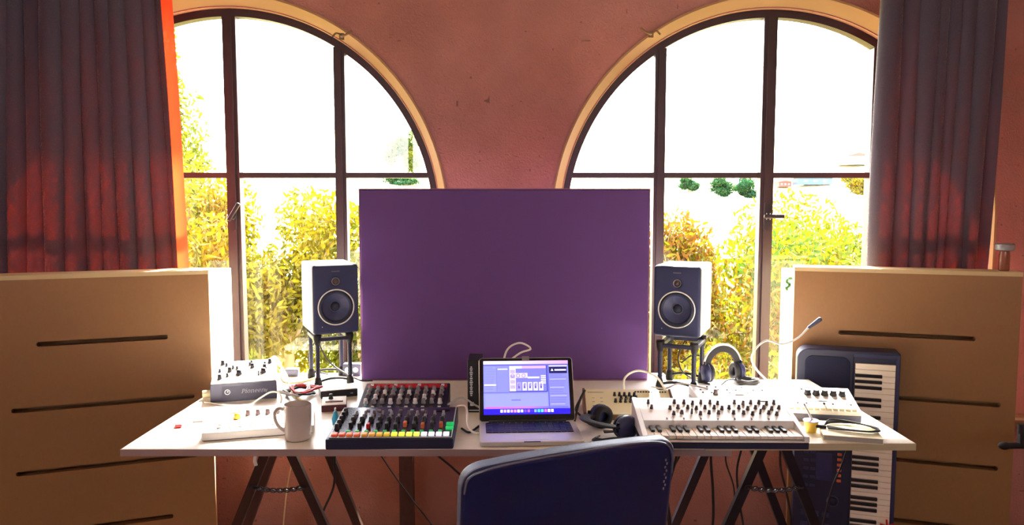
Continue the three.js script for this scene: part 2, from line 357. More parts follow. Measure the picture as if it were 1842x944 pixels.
// ───────── speakers on stands ─────────
function stand(x, y, d, turn, h, label) {
  const o = thing('speaker_stand', label, 'speaker stand', [x, y, d], turn), px = 0.0625, pz = 0.085;
  for (const [sx, sz] of [[-1, 1], [1, 1], [-1, -1], [1, -1]]) {
    const ribs = [[0.0001, 0.02]]; for (let i = 0; i <= 28; i++) ribs.push([i % 2 ? 0.0078 : 0.0094, 0.02 + (h - 0.04) * i / 28]); ribs.push([0.0001, h - 0.02]);
    const post = part('post', lathe(ribs, 14).translate(sx * px, 0, sz * pz), mat.navyDark, o);
    part('foot_cup', lathe([[0.0001, 0], [0.015, 0], [0.016, 0.012], [0.013, 0.026], [0.0105, 0.038], [0.0001, 0.038]], 16).translate(sx * px, 0, sz * pz), mat.rubber, post);
    part('top_cup', lathe([[0.0001, h - 0.04], [0.0105, h - 0.04], [0.014, h - 0.025], [0.016, h - 0.008], [0.015, h], [0.0001, h]], 16).translate(sx * px, 0, sz * pz), mat.rubber, post);
  }
  const ring = () => { const s = rrect(px * 2 + 0.026, pz * 2 + 0.026, 0.012); s.holes.push(rrect(px * 2 - 0.014, pz * 2 - 0.014, 0.012)); return s; };
  part('top_frame', ext(ring(), 0.014, 0.002).rotateX(-Math.PI / 2).translate(0, h - 0.026, 0), mat.navyDark, o);
  for (const z of [pz, -pz]) part('lower_arch', tube([[-px, 0.018, z], [-px * 0.6, 0.026, z], [0, 0.03, z], [px * 0.6, 0.026, z], [px, 0.018, z]], 0.005, 24), mat.rubber, o);
  return o;
}
function speaker(x, y, d, turn, label) {
  const o = thing('studio_monitor', label, 'speaker', [x, y, d], turn), w = 0.178, h = 0.272, D = 0.25;
  part('cabinet', ext(rrect(w, h, 0.008, 0, h / 2), D - 0.02, 0.004).translate(0, 0, -D / 2), mat.cabinet, o);
  const b = rrect(w, h, 0.012, 0, h / 2);
  const wy = h / 2 - 0.031, ty = h / 2 + 0.07, hole = new THREE.Path(); hole.absarc(0, wy, 0.066, 0, Math.PI * 2); b.holes.push(hole);
  const th = new THREE.Path(); th.absarc(0, ty, 0.0145, 0, Math.PI * 2); b.holes.push(th);
  const fz = D / 2 + 0.004;
  part('baffle', ext(b, 0.026, 0.009, 3).translate(0, 0, D / 2 - 0.022), mat.baffle, o);
  const face = (g, yy, z = 0) => g.rotateX(Math.PI / 2).translate(0, yy, fz + z);
  part('trim_ring', at(new THREE.TorusGeometry(0.069, 0.0026, 8, 56), 0, wy, fz), mat.white, o);
  const wf = part('woofer', face(lathe([[0.066, -0.004], [0.062, 0.001], [0.056, 0.001], [0.052, -0.005], [0.03, -0.02], [0.02, -0.024], [0.0001, -0.024]], 48), wy), mat.cone, o);
  part('surround', face(lathe([[0.0665, -0.003], [0.062, 0.003], [0.056, 0.003], [0.0525, -0.004]], 48), wy, 0.001), mat.coneDark, wf);
  part('dust_cap', face(lathe([[0.019, -0.024], [0.016, -0.016], [0.009, -0.011], [0.0001, -0.009]], 28), wy), mat.coneDark, wf);
  const tw = part('tweeter', face(lathe([[0.0145, 0.0], [0.0125, -0.003], [0.008, -0.006], [0.006, 0.0], [0.0001, 0.002]], 28), ty), mat.knobBrown, o);
  part('tweeter_ring', at(new THREE.TorusGeometry(0.0142, 0.0012, 6, 30), 0, ty, fz), mat.knobGrey, tw);
  part('brand_print', [-3, -2, -1, 0, 1, 2, 3].map((i) => box(0.0028, 0.0032, 0.0006, i * 0.0044, h - 0.026, fz + 0.0002)), mat.knobGrey, o);
  part('indicator', cyl(0.0016, 0.0016, 0.002, 0, 0, 0, 8).rotateX(Math.PI / 2).translate(-0.055, 0.03, fz), mat.print, o);
  return o;
}
stand(-0.737, 0.74, 2.955, 24, 0.208, 'dark four-post stand lifting the left studio monitor above the table');
stand(0.648, 0.762, 2.79, -24, 0.186, 'dark four-post stand lifting the right studio monitor above the table');
speaker(-0.742, 0.949, 2.985, 25, 'studio monitor with slate front on the stand left of the purple screen');
speaker(0.68, 0.949, 2.915, -24, 'studio monitor with slate front on the stand right of the purple screen');

// ───────── small builders for instruments ─────────
const knobGeo = (r, h) => lathe([[0.0001, 0], [r, 0], [r * 0.98, h * 0.25], [r * 0.82, h * 0.35], [r * 0.74, h], [0.0001, h]], 14);
const KN = { s: knobGeo(0.0055, 0.013), m: knobGeo(0.0085, 0.017), l: knobGeo(0.012, 0.017), slim: lathe([[0.0001, 0], [0.0035, 0], [0.003, 0.018], [0.0001, 0.018]], 10) };
const btnGeo = rbox(0.011, 0.006, 0.008, 0.0012, 0, 0.003, 0), dotGeo = cyl(0.0036, 0.0036, 0.004, 0, 0.002, 0, 12), padGeo = rbox(0.0175, 0.007, 0.02, 0.002, 0, 0.0035, 0);
function put(name, geo, m, parent, x, y, z) { const o = part(name, geo, m, parent); o.position.set(x, y, z); return o; }
function wedge(w, d, hf, hr, r = 0) {                                  // body with a sloping top: front height hf, rear height hr
  const s = new THREE.Shape(); s.moveTo(-d / 2, 0); s.lineTo(d / 2, 0); s.lineTo(d / 2, hr); s.lineTo(-d / 2, hf); s.closePath();
  const g = r ? ext(s, w, r) : ext(s, w); return g.translate(0, 0, -w / 2).rotateY(Math.PI / 2);
}
function deck(parent, d, hf, hr) {                                    // a child frame lying on the sloping top of a wedge
  return (u, v, lift = 0) => { const t = v / d + 0.5, y = hr + (hf - hr) * t, a = Math.atan2(hr - hf, d); return { x: u, y: y + lift * Math.cos(a), z: v + lift * Math.sin(a), a }; };
}
function onDeck(name, geo, m, parent, P) { const o = part(name, geo, m, parent); o.position.set(P.x, P.y, P.z); o.rotation.x = P.a; return o; }

// slate wedge synth at the far left
{
  const o = thing('wedge_synth', 'slate wedge-shaped synth with a white top at the left rear of the table', 'synthesizer', [-1.015, 0.74, 2.77], 17, null), w = 0.23, d = 0.235;
  part('case', wedge(w, d, 0.064, 0.098, 0.003), mat.slate, o);
  const P = deck(o, d, 0.064, 0.098);
  onDeck('top_plate', rbox(w - 0.006, 0.004, d - 0.006, 0.001), mat.white, o, P(0, 0, 0.0015));
  for (const [u, v, k] of [[-0.085, 0.07, 'm'], [-0.06, 0.05, 's'], [-0.055, 0.0, 'm'], [-0.045, -0.03, 's'], [-0.07, -0.06, 's'], [-0.02, 0.035, 'l'], [-0.03, -0.02, 's'], [0.015, -0.055, 's'], [0.02, -0.075, 's'], [0.025, -0.03, 'm'], [0.05, 0.055, 'slim'], [0.066, 0.03, 'l'], [0.07, -0.012, 'm'], [0.07, -0.05, 's'], [0.088, -0.07, 'm'], [-0.085, -0.08, 'm'], [-0.09, 0.0, 's']]) onDeck('knob', KN[k], mat.knob, o, P(u, v, 0.0035));
  part('front_print', new THREE.PlaneGeometry(0.17, 0.042).translate(0.01, 0.034, d / 2 + 0.0006), new THREE.MeshStandardMaterial({ roughness: 0.6, map: canvasTex(512, 128, (c, W, H) => {
    c.fillStyle = '#4b4c60'; c.fillRect(0, 0, W, H); c.strokeStyle = c.fillStyle = '#e8e8f0'; c.lineWidth = 8; c.beginPath(); c.arc(56, 62, 26, 0, 7); c.stroke(); c.beginPath(); c.arc(60, 58, 9, 0, 7); c.fill();
    c.font = 'italic 64px serif'; c.fillStyle = '#a5a6b8'; c.fillText('Pioneer', 196, 84); c.font = 'italic bold 40px sans-serif'; c.fillText('DJ', 428, 82);
  }) }), o);
  part('side_jack', cyl(0.013, 0.013, 0.03, 0, 0, 0, 16).rotateZ(Math.PI / 2).translate(-w / 2 - 0.016, 0.02, 0.06), mat.cream, o);
  for (const [sx, sz] of [[-1, 1], [1, 1], [-1, -1], [1, -1]]) part('rubber_foot', cyl(0.008, 0.008, 0.003, sx * 0.09, 0.0012, sz * 0.1), mat.rubber, o);
}
// flat white groovebox
{
  const o = thing('groovebox', 'flat white groovebox with a row of slim knobs behind the mug', 'groovebox', [-0.815, 0.74, 2.36], 15), w = 0.33, d = 0.275;
  part('case', rbox(w, 0.024, d, 0.003, 0, 0.014, 0), mat.white, o);
  part('base', box(w - 0.01, 0.003, d - 0.01, 0, 0.0015, 0), mat.rubber, o);
  for (let i = 0; i < 5; i++) put('knob', KN.m, mat.knobBrown, o, -0.045 + i * 0.031, 0.026, -0.03);
  put('selector_knob', KN.l, mat.yellow, o, -0.075, 0.026, 0.0);
  for (let j = 0; j < 2; j++) for (let i = 0; i < 8; i++) put('button', btnGeo, mat.white, o, -0.12 + i * 0.032, 0.026, 0.06 + j * 0.035);
  put('display', rbox(0.06, 0.003, 0.022, 0.001, 0, 0.001, 0), mat.cream, o, -0.1, 0.026, -0.08);
}
// mug
{
  const o = thing('mug', 'tall white ceramic mug with its handle to the left near the table edge', 'mug', [-0.655, 0.74, 2.215], 0);
  part('body', lathe([[0.0001, 0.003], [0.034, 0.0], [0.0385, 0.004], [0.040, 0.05], [0.0415, 0.108], [0.0405, 0.110], [0.039, 0.108], [0.0375, 0.05], [0.034, 0.008], [0.0001, 0.007]], 48), mat.ceramic, o);
  part('handle', tube([[-0.038, 0.092, 0.004], [-0.055, 0.096, 0.006], [-0.067, 0.083, 0.007], [-0.066, 0.06, 0.007], [-0.056, 0.04, 0.006], [-0.038, 0.026, 0.004]], 0.0055, 40, 10), mat.ceramic, o);
  part('coffee', cyl(0.0378, 0.0378, 0.002, 0, 0.085, 0, 32), M('coffee', '#3a1f12', 0.1), o);
}
// step drum machine in front
const lit = (name, hex, k) => M(name, hex, 0.4, { emissive: new THREE.Color(hex), emissiveIntensity: k });
{
  const o = thing('drum_machine', 'black drum machine with faders and a row of glowing step keys beside the laptop', 'drum machine', [-0.362, 0.74, 2.25], 1, null), w = 0.375, d = 0.262, hf = 0.03, hr = 0.052;
  part('case', wedge(w, d, hf, hr, 0.004), mat.navyDark, o);
  const P = deck(o, d, hf, hr);
  onDeck('top_plate', rbox(w - 0.016, 0.003, d - 0.014, 0.001), M('glossy dark top plate', '#34364a', 0.25, { clearcoat: 1, clearcoatRoughness: 0.2, metalness: 0.3 }), o, P(0, 0, 0.0012));
  const keyMats = ['#d8502a', '#d8502a', '#d8602a', '#d8602a', '#d88a2a', '#d8952a', '#e0b030', '#e0c030', '#e8d840', '#e8e048', '#f0ec58', '#f0ec60', '#ece8f0', '#ece8f0', '#ece8f0', '#f4f0f8'].map((h, i) => lit('step key light', h, i > 7 ? 0.35 : 0.15));
  for (let i = 0; i < 16; i++) onDeck('step_key', padGeo, keyMats[i], o, P(-0.165 + i * 0.022, 0.107, 0.0025));
  for (let i = 0; i < 11; i++) {
    const u = -0.13 + i * 0.0275;
    onDeck('fader_slot', box(0.003, 0.001, 0.055), mat.slot, o, P(u, 0.055, 0.003));
    onDeck('fader', rbox(0.011, 0.016, 0.019, 0.003, 0, 0.008, 0), i === 2 ? mat.red : [6, 8, 10].includes(i) ? mat.orange : mat.knob, o, P(u, 0.04 + (i % 3) * 0.006, 0.0025));
    onDeck('knob', KN.m, mat.knob, o, P(u, 0.004, 0.0025));
    for (let j = 0; j < 2; j++) onDeck('small_knob', KN.s, (i + j) % 3 ? mat.knobGrey : mat.knobBrown, o, P(u, -0.028 - j * 0.03, 0.0025));
    onDeck('button', btnGeo, lit('green step light', '#28b060', 0.12), o, P(u, 0.084, 0.0025));
  }
  for (let j = 0; j < 2; j++) onDeck('start_button', rbox(0.024, 0.008, 0.014, 0.002, 0, 0.004, 0), lit('green start light', '#20b860', 0.25), o, P(0.172, 0.03 + j * 0.032, 0.0025));
  for (let j = 0; j < 5; j++) onDeck('knob', KN.m, mat.knob, o, P(-0.168, 0.06 - j * 0.033, 0.0025));
  for (let i = 0; i < 6; i++) onDeck('button', btnGeo, mat.knobGrey, o, P(-0.1 + i * 0.035, -0.09, 0.0025));
  onDeck('display', rbox(0.045, 0.003, 0.018, 0.001), mat.blackGloss, o, P(0.14, -0.09, 0.003));
  onDeck('trim_line', [box(w - 0.012, 0.0012, 0.0018, 0, 0, d / 2 - 0.006), box(0.0018, 0.0012, d - 0.012, w / 2 - 0.006, 0, 0)], mat.print, o, P(0, 0, 0.0032));
  for (const [sx, sz] of [[-1, 1], [1, 1], [-1, -1], [1, -1]]) part('rubber_foot', cyl(0.008, 0.008, 0.003, sx * 0.16, 0.0008, sz * 0.1), mat.rubber, o);
}
// second machine behind it
{
  const o = thing('mixer', 'dark mixer with a red stripe and pale knobs behind the drum machine', 'mixer', [-0.37, 0.74, 2.51], 1), w = 0.30, d = 0.2, hf = 0.035, hr = 0.075;
  part('case', wedge(w, d, hf, hr, 0.004), mat.navyDark, o);
  const P = deck(o, d, hf, hr);
  onDeck('red_stripe', rbox(w - 0.02, 0.002, 0.028, 0.0008), mat.red, o, P(0, -0.078, 0.001));
  for (let i = 0; i < 10; i++) {
    const u = -0.125 + i * 0.0278;
    onDeck('button', btnGeo, i % 3 ? mat.red : mat.print, o, P(u, -0.078, 0.002));
    for (let j = 0; j < 4; j++) onDeck('knob', KN.m, j === 0 ? mat.knobGrey : (i + j) % 3 === 0 ? mat.print : j === 2 ? mat.knobBrown : mat.knobGrey, o, P(u, -0.04 + j * 0.032, 0.001));
    onDeck('button', btnGeo, (i % 2) ? mat.print : mat.knobBrown, o, P(u, 0.088, 0.001));
  }
}
for (const [x, y, d, l] of [[-0.492, 0.74, 2.44, 'small cyan sleeve with a steel tip standing by the rear left corner of the drum machine'], [-0.575, 0.74, 2.36, 'small cyan sleeve with a steel tip lying left of the drum machine']]) {
  const o = thing('cyan_sleeve', l, 'plug', [x, y, d], 20);  // plain cyan sleeve with a steel tip
  part('sleeve', lathe([[0.0001, 0], [0.010, 0], [0.012, 0.02], [0.008, 0.034], [0.006, 0.044], [0.0001, 0.044]], 18), mat.cyan, o);
  part('tip', cyl(0.003, 0.003, 0.012, 0, 0.05, 0, 10), mat.steel, o);
}
// small dark boxes at the left rear
{
  let o = thing('power_unit', 'black power unit with a pale top in front of the left monitor stand', 'power unit', [-0.655, 0.74, 2.735], 20), w = 0.135, d = 0.085;
  part('case', rbox(w, 0.028, d, 0.003, 0, 0.014, 0), mat.black, o); part('lid', rbox(w - 0.002, 0.003, d - 0.002, 0.001, 0, 0.0295, 0), mat.white, o);
  part('power_button', cyl(0.005, 0.005, 0.003, 0.045, 0.014, d / 2).rotateX(0), mat.knobGrey, o);
  o = thing('effect_pedal', 'small maroon effect pedal with a pale top right behind the mug', 'pedal', [-0.625, 0.74, 2.553], 12);
  part('case', wedge(0.085, 0.085, 0.022, 0.03, 0.002), mat.maroon, o);
  const P = deck(o, 0.085, 0.022, 0.03);
  onDeck('top_plate', rbox(0.082, 0.002, 0.082, 0.0008), mat.white, o, P(0, 0, 0.001)); onDeck('foot_switch', rbox(0.06, 0.004, 0.01, 0.001), mat.maroon, o, P(0, 0.012, 0.003)); onDeck('knob', KN.m, mat.knob, o, P(-0.012, -0.02, 0.002));
  o = thing('power_adapter', 'small dark power adapter among cables below the left window', 'adapter', [-0.92, 0.74, 3.05], 5);
  part('case', rbox(0.055, 0.03, 0.04, 0.004, 0, 0.015, 0), mat.slate, o); part('label_plate', box(0.03, 0.0008, 0.02, 0, 0.0302, 0), mat.print, o);
  o = thing('junction_box', 'dark socket box behind the left monitor stand next to the purple screen', 'box', [-0.67, 0.74, 3.06], 0);
  part('case', rbox(0.075, 0.05, 0.04, 0.004, 0, 0.025, 0), mat.slate, o); part('socket', [-1, 1].map((s) => cyl(0.011, 0.011, 0.003, 0, 0, 0, 16).rotateX(Math.PI / 2).translate(s * 0.017, 0.026, 0.021)), mat.print, o);
}

// ───────── laptop ─────────
const keyCap = rbox(0.0162, 0.0026, 0.0142, 0.0006, 0, 0.0013, 0, 1);
{
  const o = thing('laptop', 'open silver laptop with a violet screen in the middle of the table', 'laptop', [0.055, 0.74, 2.245], 3), w = 0.312, d = 0.205;
  part('base', ext(rrect(w, d, 0.012), 0.014, 0.003).rotateX(-Math.PI / 2).translate(0, 0.001, 0), mat.alu, o);
  part('finger_notch', rbox(0.05, 0.003, 0.003, 0.001, 0, 0.0145, d / 2 - 0.0005), mat.slate, o);
  part('keyboard_well', box(0.272, 0.0012, 0.098, 0, 0.0152, -0.035), mat.black, o);
  for (let r = 0; r < 6; r++) for (let i = 0; i < 14; i++) { if (r === 5 && i > 4 && i < 9) continue; put('key', keyCap, mat.black, o, -0.1255 + i * 0.0193, 0.0155, -0.078 + r * 0.0172); }
  put('space_bar', rbox(0.074, 0.0026, 0.0135, 0.0006, 0, 0.0013, 0), mat.black, o, -0.0, 0.0155, -0.078 + 5 * 0.0172);
  part('trackpad', rbox(0.1, 0.0008, 0.056, 0.0003, 0, 0.0152, 0.058), mat.alu, o);
  const lid = part('lid', ext(rrect(w, 0.212, 0.011, 0, 0.106), 0.006, 0.002).translate(0, 0, -0.006), mat.alu, o);
  lid.position.set(0, 0.016, -d / 2 + 0.006); lid.rotation.x = -R(27);
  part('bezel', ext(rrect(w - 0.004, 0.208, 0.009, 0, 0.106), 0.0012).translate(0, 0, 0.0001), mat.blackGloss, lid);
  part('screen', new THREE.PlaneGeometry(0.282, 0.178).translate(0, 0.112, 0.0016), new THREE.MeshStandardMaterial({ color: '#0a0a14', roughness: 0.3, emissive: '#ffffff', emissiveIntensity: 0.75, emissiveMap: canvasTex(1024, 646, (c, W, H) => {
    c.fillStyle = '#7878e0'; c.fillRect(0, 0, W, H);
    const g = c.createLinearGradient(0, 0, W, 0); g.addColorStop(0, '#efe0ff'); g.addColorStop(0.7, '#e8a8f0'); g.addColorStop(1, '#c090f0'); c.fillStyle = g; c.fillRect(0, 0, W, 40);
    c.fillStyle = '#5a58b0'; c.fillRect(0, 44, W, 14);
    const rect = (x, y, w2, h2, f) => { c.fillStyle = f; c.fillRect(x, y, w2, h2); };
    rect(0, 58, 290, 335, '#7a7ce0'); rect(16, 70, 130, 300, '#8386e6'); rect(160, 86, 2, 290, '#4a4aa8'); rect(172, 94, 118, 14, '#e4dcff'); rect(10, 284, 140, 16, '#e8e0ff'); for (let i = 0; i < 14; i++) rect(20, 84 + i * 20, 90 + (i * 37) % 40, 5, i === 10 ? '#e8e0ff' : '#6a6ad0');
    rect(306, 58, 454, 320, '#6f6ed4'); rect(312, 64, 440, 30, '#e79cf0'); rect(312, 64, 150, 30, '#f0dcff'); rect(312, 94, 76, 276, '#d8c8ff'); rect(390, 150, 140, 60, '#cbb8ff'); rect(532, 196, 140, 20, '#e8dcff');
    for (let i = 0; i < 4; i++) { rect(320, 110 + i * 62, 60, 44, '#a898ee'); }
    for (let i = 0; i < 3; i++) { c.strokeStyle = '#4a3ea0'; c.lineWidth = 5; c.beginPath(); c.arc(350 + i * 66, 182, 20, 0, 7); c.stroke(); }
    for (let i = 0; i < 5; i++) { rect(400 + i * 66, 262, 50, 100, i ? '#e4d8ff' : '#9a90ea'); rect(412 + i * 66, 284, 24, 54, '#5a4cae'); rect(418 + i * 66, 270, 22, 40, '#8a7cd8'); }
    for (let i = 0; i < 5; i++) rect(690, 180 + i * 22, 58, 12, '#e8e0ff');
    rect(306, 372, 454, 10, '#33308c'); rect(756, 58, 12, 320, '#33308c'); rect(0, 384, 300, 5, '#4442a0');
    rect(0, 392, 770, 170, '#8082e4'); rect(20, 402, 740, 150, '#878aec'); rect(330, 470, 110, 12, '#5c5cc0'); rect(774, 58, 10, 520, '#4c4cb0');
    rect(790, 60, 220, 12, '#d8d0ff'); rect(790, 78, 218, 80, '#1c1850'); c.fillStyle = '#fff'; c.beginPath(); c.moveTo(812, 128); c.lineTo(828, 98); c.lineTo(844, 128); c.fill(); rect(858, 108, 140, 18, '#e8e4ff');
    for (let i = 0; i < 15; i++) rect(796, 176 + i * 25, 150 + (i * 53) % 60, 6, i % 4 === 2 ? '#b8b4f4' : '#6664c4');
    const h = c.createLinearGradient(0, 0, W, 0); h.addColorStop(0, '#e050d8'); h.addColorStop(0.5, '#d060e0'); h.addColorStop(0.8, '#6060e0'); c.fillStyle = h; c.fillRect(20, 556, W - 40, 16);
    rect(0, 578, W, 68, '#2616d4');
    for (let i = 0; i < 16; i++) rect(196 + i * 40, 588, 30, 34, ['#f4e8ff', '#e8b0ff', '#f0f0ff', '#c8a0ff', '#ff90a0', '#ffffff', '#d0d0ff', '#7050e0', '#a060e8', '#4030d0', '#80a0ff', '#40d8d0', '#60e0f0', '#ff70b0', '#ffffff', '#e8e8ff'][i]);
  }) }), lid);
  part('screen_clip', rbox(0.024, 0.016, 0.004, 0.001, 0, 0.208, 0.003), mat.knobGrey, lid);
  part('hinge', cyl(0.005, 0.005, 0.25, 0, 0, 0, 12).rotateZ(Math.PI / 2).translate(0, 0.0175, -d / 2 + 0.005), mat.black, o);
}
{
  const o = thing('upright_box', 'narrow black box standing upright just left of the laptop lid', 'box', [-0.128, 0.74, 2.56], 0);
  part('case', rbox(0.05, 0.182, 0.12, 0.003, 0, 0.091, 0), mat.black, o);
  const bits = []; for (let i = 0; i < 16; i++) bits.push(box(0.006 + (i * 7 % 5) * 0.0012, 0.004, 0.0006, -0.012, 0.06 + i * 0.0066, 0.0602));
  part('white_print', [...bits, box(0.013, 0.013, 0.0006, -0.010, 0.03, 0.0602), box(0.04, 0.003, 0.0006, 0, 0.008, 0.0602)], mat.print, o);
}

// ───────── right side instruments ─────────
{
  const o = thing('cream_module', 'cream desktop synth module with black knobs and wooden cheeks right of the laptop', 'synth module', [0.40, 0.74, 2.49], -3), w = 0.31, d = 0.165, hf = 0.022, hr = 0.062;
  part('case', wedge(w - 0.016, d, hf, hr, 0.002), mat.cream, o);
  for (const s of [-1, 1]) part('wood_cheek', wedge(0.008, d + 0.004, hf + 0.003, hr + 0.003, 0.001).translate(s * (w / 2 - 0.004), 0, 0), mat.wood, o);
  part('wood_front', rbox(w - 0.017, 0.018, 0.006, 0.001, 0, 0.0095, d / 2 + 0.002), mat.wood, o);
  const P = deck(o, d, hf, hr);
  for (let i = 0; i < 5; i++) for (let j = 0; j < 3; j++) if (!(j === 1 && i === 0)) onDeck('knob', KN.s, mat.knob, o, P(-0.045 + i * 0.017 + (j % 2) * 0.004, -0.038 + j * 0.022));
  for (let i = 0; i < 12; i++) onDeck('patch_socket', dotGeo, mat.knob, o, P(0.03 + i * 0.0095, -0.066, -0.002));
  for (let i = 0; i < 2; i++) for (let j = 0; j < 3; j++) onDeck('printed_mark', box(0.009, 0.0006, 0.003), mat.knobGrey, o, P(-0.12 + i * 0.028, -0.02 + j * 0.026, 0.0004));
  onDeck('printed_title', box(0.055, 0.0006, 0.003), mat.knobGrey, o, P(-0.11, -0.06, 0.0004));
}
function pianoKeys(parent, n, pitch, len, start, P, blackLen) {       // keys laid along +x from x0; start = scale step of the first key (0 = C)
  const wg = rbox(pitch - 0.0012, 0.009, len, 0.001, 0, 0.0, 0), bg = rbox(pitch * 0.55, 0.009, blackLen, 0.001, 0, 0.007, 0);
  for (let i = 0; i < n; i++) { const o = part('white_key', wg, mat.keyWhite, parent); P(o, (i + 0.5) * pitch, 0); }
  for (let i = 0; i + 1 < n; i++) if (![2, 6].includes((i + start) % 7)) { const o = part('black_key', bg, mat.keyBlack, parent); P(o, (i + 1) * pitch, 1); }
}
{
  const o = thing('keyboard_synth', 'white compact keyboard synth with brown knobs lying at the right front of the table', 'synthesizer', [0.61, 0.762, 2.165], -1), w = 0.472, d = 0.225, hf = 0.036, hr = 0.088;
  part('base', rbox(w - 0.002, 0.020, d - 0.001, 0.002, 0, 0.0105, 0), mat.navyDark, o);
  const s = new THREE.Shape(); s.moveTo(-d / 2, 0.02); s.lineTo(d / 2, 0.02); s.lineTo(d / 2, hr); s.lineTo(-d / 2 + 0.085, hf + 0.022); s.lineTo(-d / 2 + 0.082, hf - 0.006); s.lineTo(-d / 2 + 0.008, hf - 0.014); s.lineTo(-d / 2 + 0.007, hf - 0.012); s.lineTo(-d / 2, hf - 0.012); s.closePath();
  part('case', ext(s, w - 0.03, 0.001).translate(0, 0, -(w - 0.03) / 2).rotateY(Math.PI / 2), mat.white, o);
  for (const q of [-1, 1]) part('side_cheek', wedge(0.015, d, hf - 0.019, hr - 0.019, 0.001).translate(q * (w / 2 - 0.0075), 0.0202, 0), mat.white, o);
  const P = deck(o, d, hf, hr);
  pianoKeys(o, 22, (w - 0.032) / 22, 0.072, 0, (k, x, b) => k.position.set(-w / 2 + 0.016 + x, hf - 0.0035, d / 2 - (b ? 0.06 : 0.042)), 0.044);
  const cols = [-0.19, -0.135, -0.11, -0.08, -0.055, -0.028, 0.0, 0.022, 0.045, 0.075, 0.1, 0.125, 0.15, 0.172, 0.196];
  cols.forEach((u, i) => { for (let j = 0; j < 3; j++) { if ((i * 3 + j * 5) % 7 === 3 && j !== 1) continue; onDeck('knob', i % 4 === 3 && j === 2 ? KN.slim : KN.s, mat.knobBrown, o, P(u + j * 0.005, -0.078 + j * 0.032 + (i % 3 === 1 ? 0.006 : 0), 0.0005)); } });
  for (let i = 0; i < 7; i++) onDeck('small_switch', rbox(0.004, 0.006, 0.007, 0.001, 0, 0.003, 0), mat.knobGrey, o, P(-0.15 + i * 0.05, 0.018, 0));
  onDeck('small_display', rbox(0.02, 0.003, 0.010, 0.001), mat.knobBrown, o, P(0.165, -0.096, 0.001));
}
{
  const o = thing('button_controller', 'flat white controller with tiny buttons behind the keyboard synth', 'controller', [0.845, 0.762, 2.585], -3), w = 0.40, d = 0.16;
  part('case', rbox(w, 0.03, d, 0.004, 0, 0.016, 0), mat.white, o); part('base', box(w - 0.02, 0.002, d - 0.02, 0, 0.001, 0), mat.rubber, o);
  for (let j = 0; j < 3; j++) for (let i = 0; i < 12; i++) if ((i * 5 + j * 3) % 4) put('button', dotGeo, (i + j) % 3 ? mat.knobBrown : mat.knobGrey, o, -0.17 + i * 0.031, 0.0305, -0.05 + j * 0.04);
  put('display', rbox(0.03, 0.006, 0.016, 0.001, 0, 0.003, 0), mat.knobBrown, o, -0.05, 0.03, 0.055);
  put('knob', KN.m, mat.knobBrown, o, -0.13, 0.031, 0.05); put('knob', KN.m, mat.knobBrown, o, 0.075, 0.031, 0.06);
}
{
  const o = thing('bass_synth', 'small cream bass synth with five dark knobs at the right rear of the table', 'synthesizer', [0.985, 0.762, 2.385], -10), w = 0.265, d = 0.165, hf = 0.042, hr = 0.076;
  part('case', wedge(w, d, hf, hr, 0.002), mat.white, o);
  part('front_strip', rbox(w - 0.004, 0.026, 0.003, 0.001, 0, 0.016, d / 2 + 0.001), mat.slate, o);
  const P = deck(o, d, hf, hr);
  for (let i = 0; i < 5; i++) { const k = onDeck('knob', KN.l, mat.knob, o, P(0.0 + i * 0.027 - 0.008, -0.03, 0)); part('cap', cyl(0.0085, 0.0085, 0.002, 0, 0.0176, 0), mat.print, k); }
  for (let i = 0; i < 4; i++) onDeck('switch', dotGeo, mat.knob, o, P(-0.02 + i * 0.024, -0.066, 0));
  onDeck('panel_line', box(w - 0.02, 0.0012, 0.003), mat.knob, o, P(0, 0.018, 0.0004));
  for (let i = 0; i < 9; i++) if (i % 3 !== 1) onDeck('button', dotGeo, mat.knob, o, P(-0.105 + i * 0.027, 0.036, 0));
  for (let i = 0; i < 13; i++) onDeck('note_key', rbox(0.0165, 0.008, 0.024, 0.001, 0, 0.002, 0), mat.cream, o, P(-0.113 + i * 0.0187, 0.066, 0));
  onDeck('screw', dotGeo, mat.knobGrey, o, P(0.122, -0.03, -0.002)); onDeck('screw', dotGeo, mat.knobGrey, o, P(0.122, 0.01, -0.002));
}
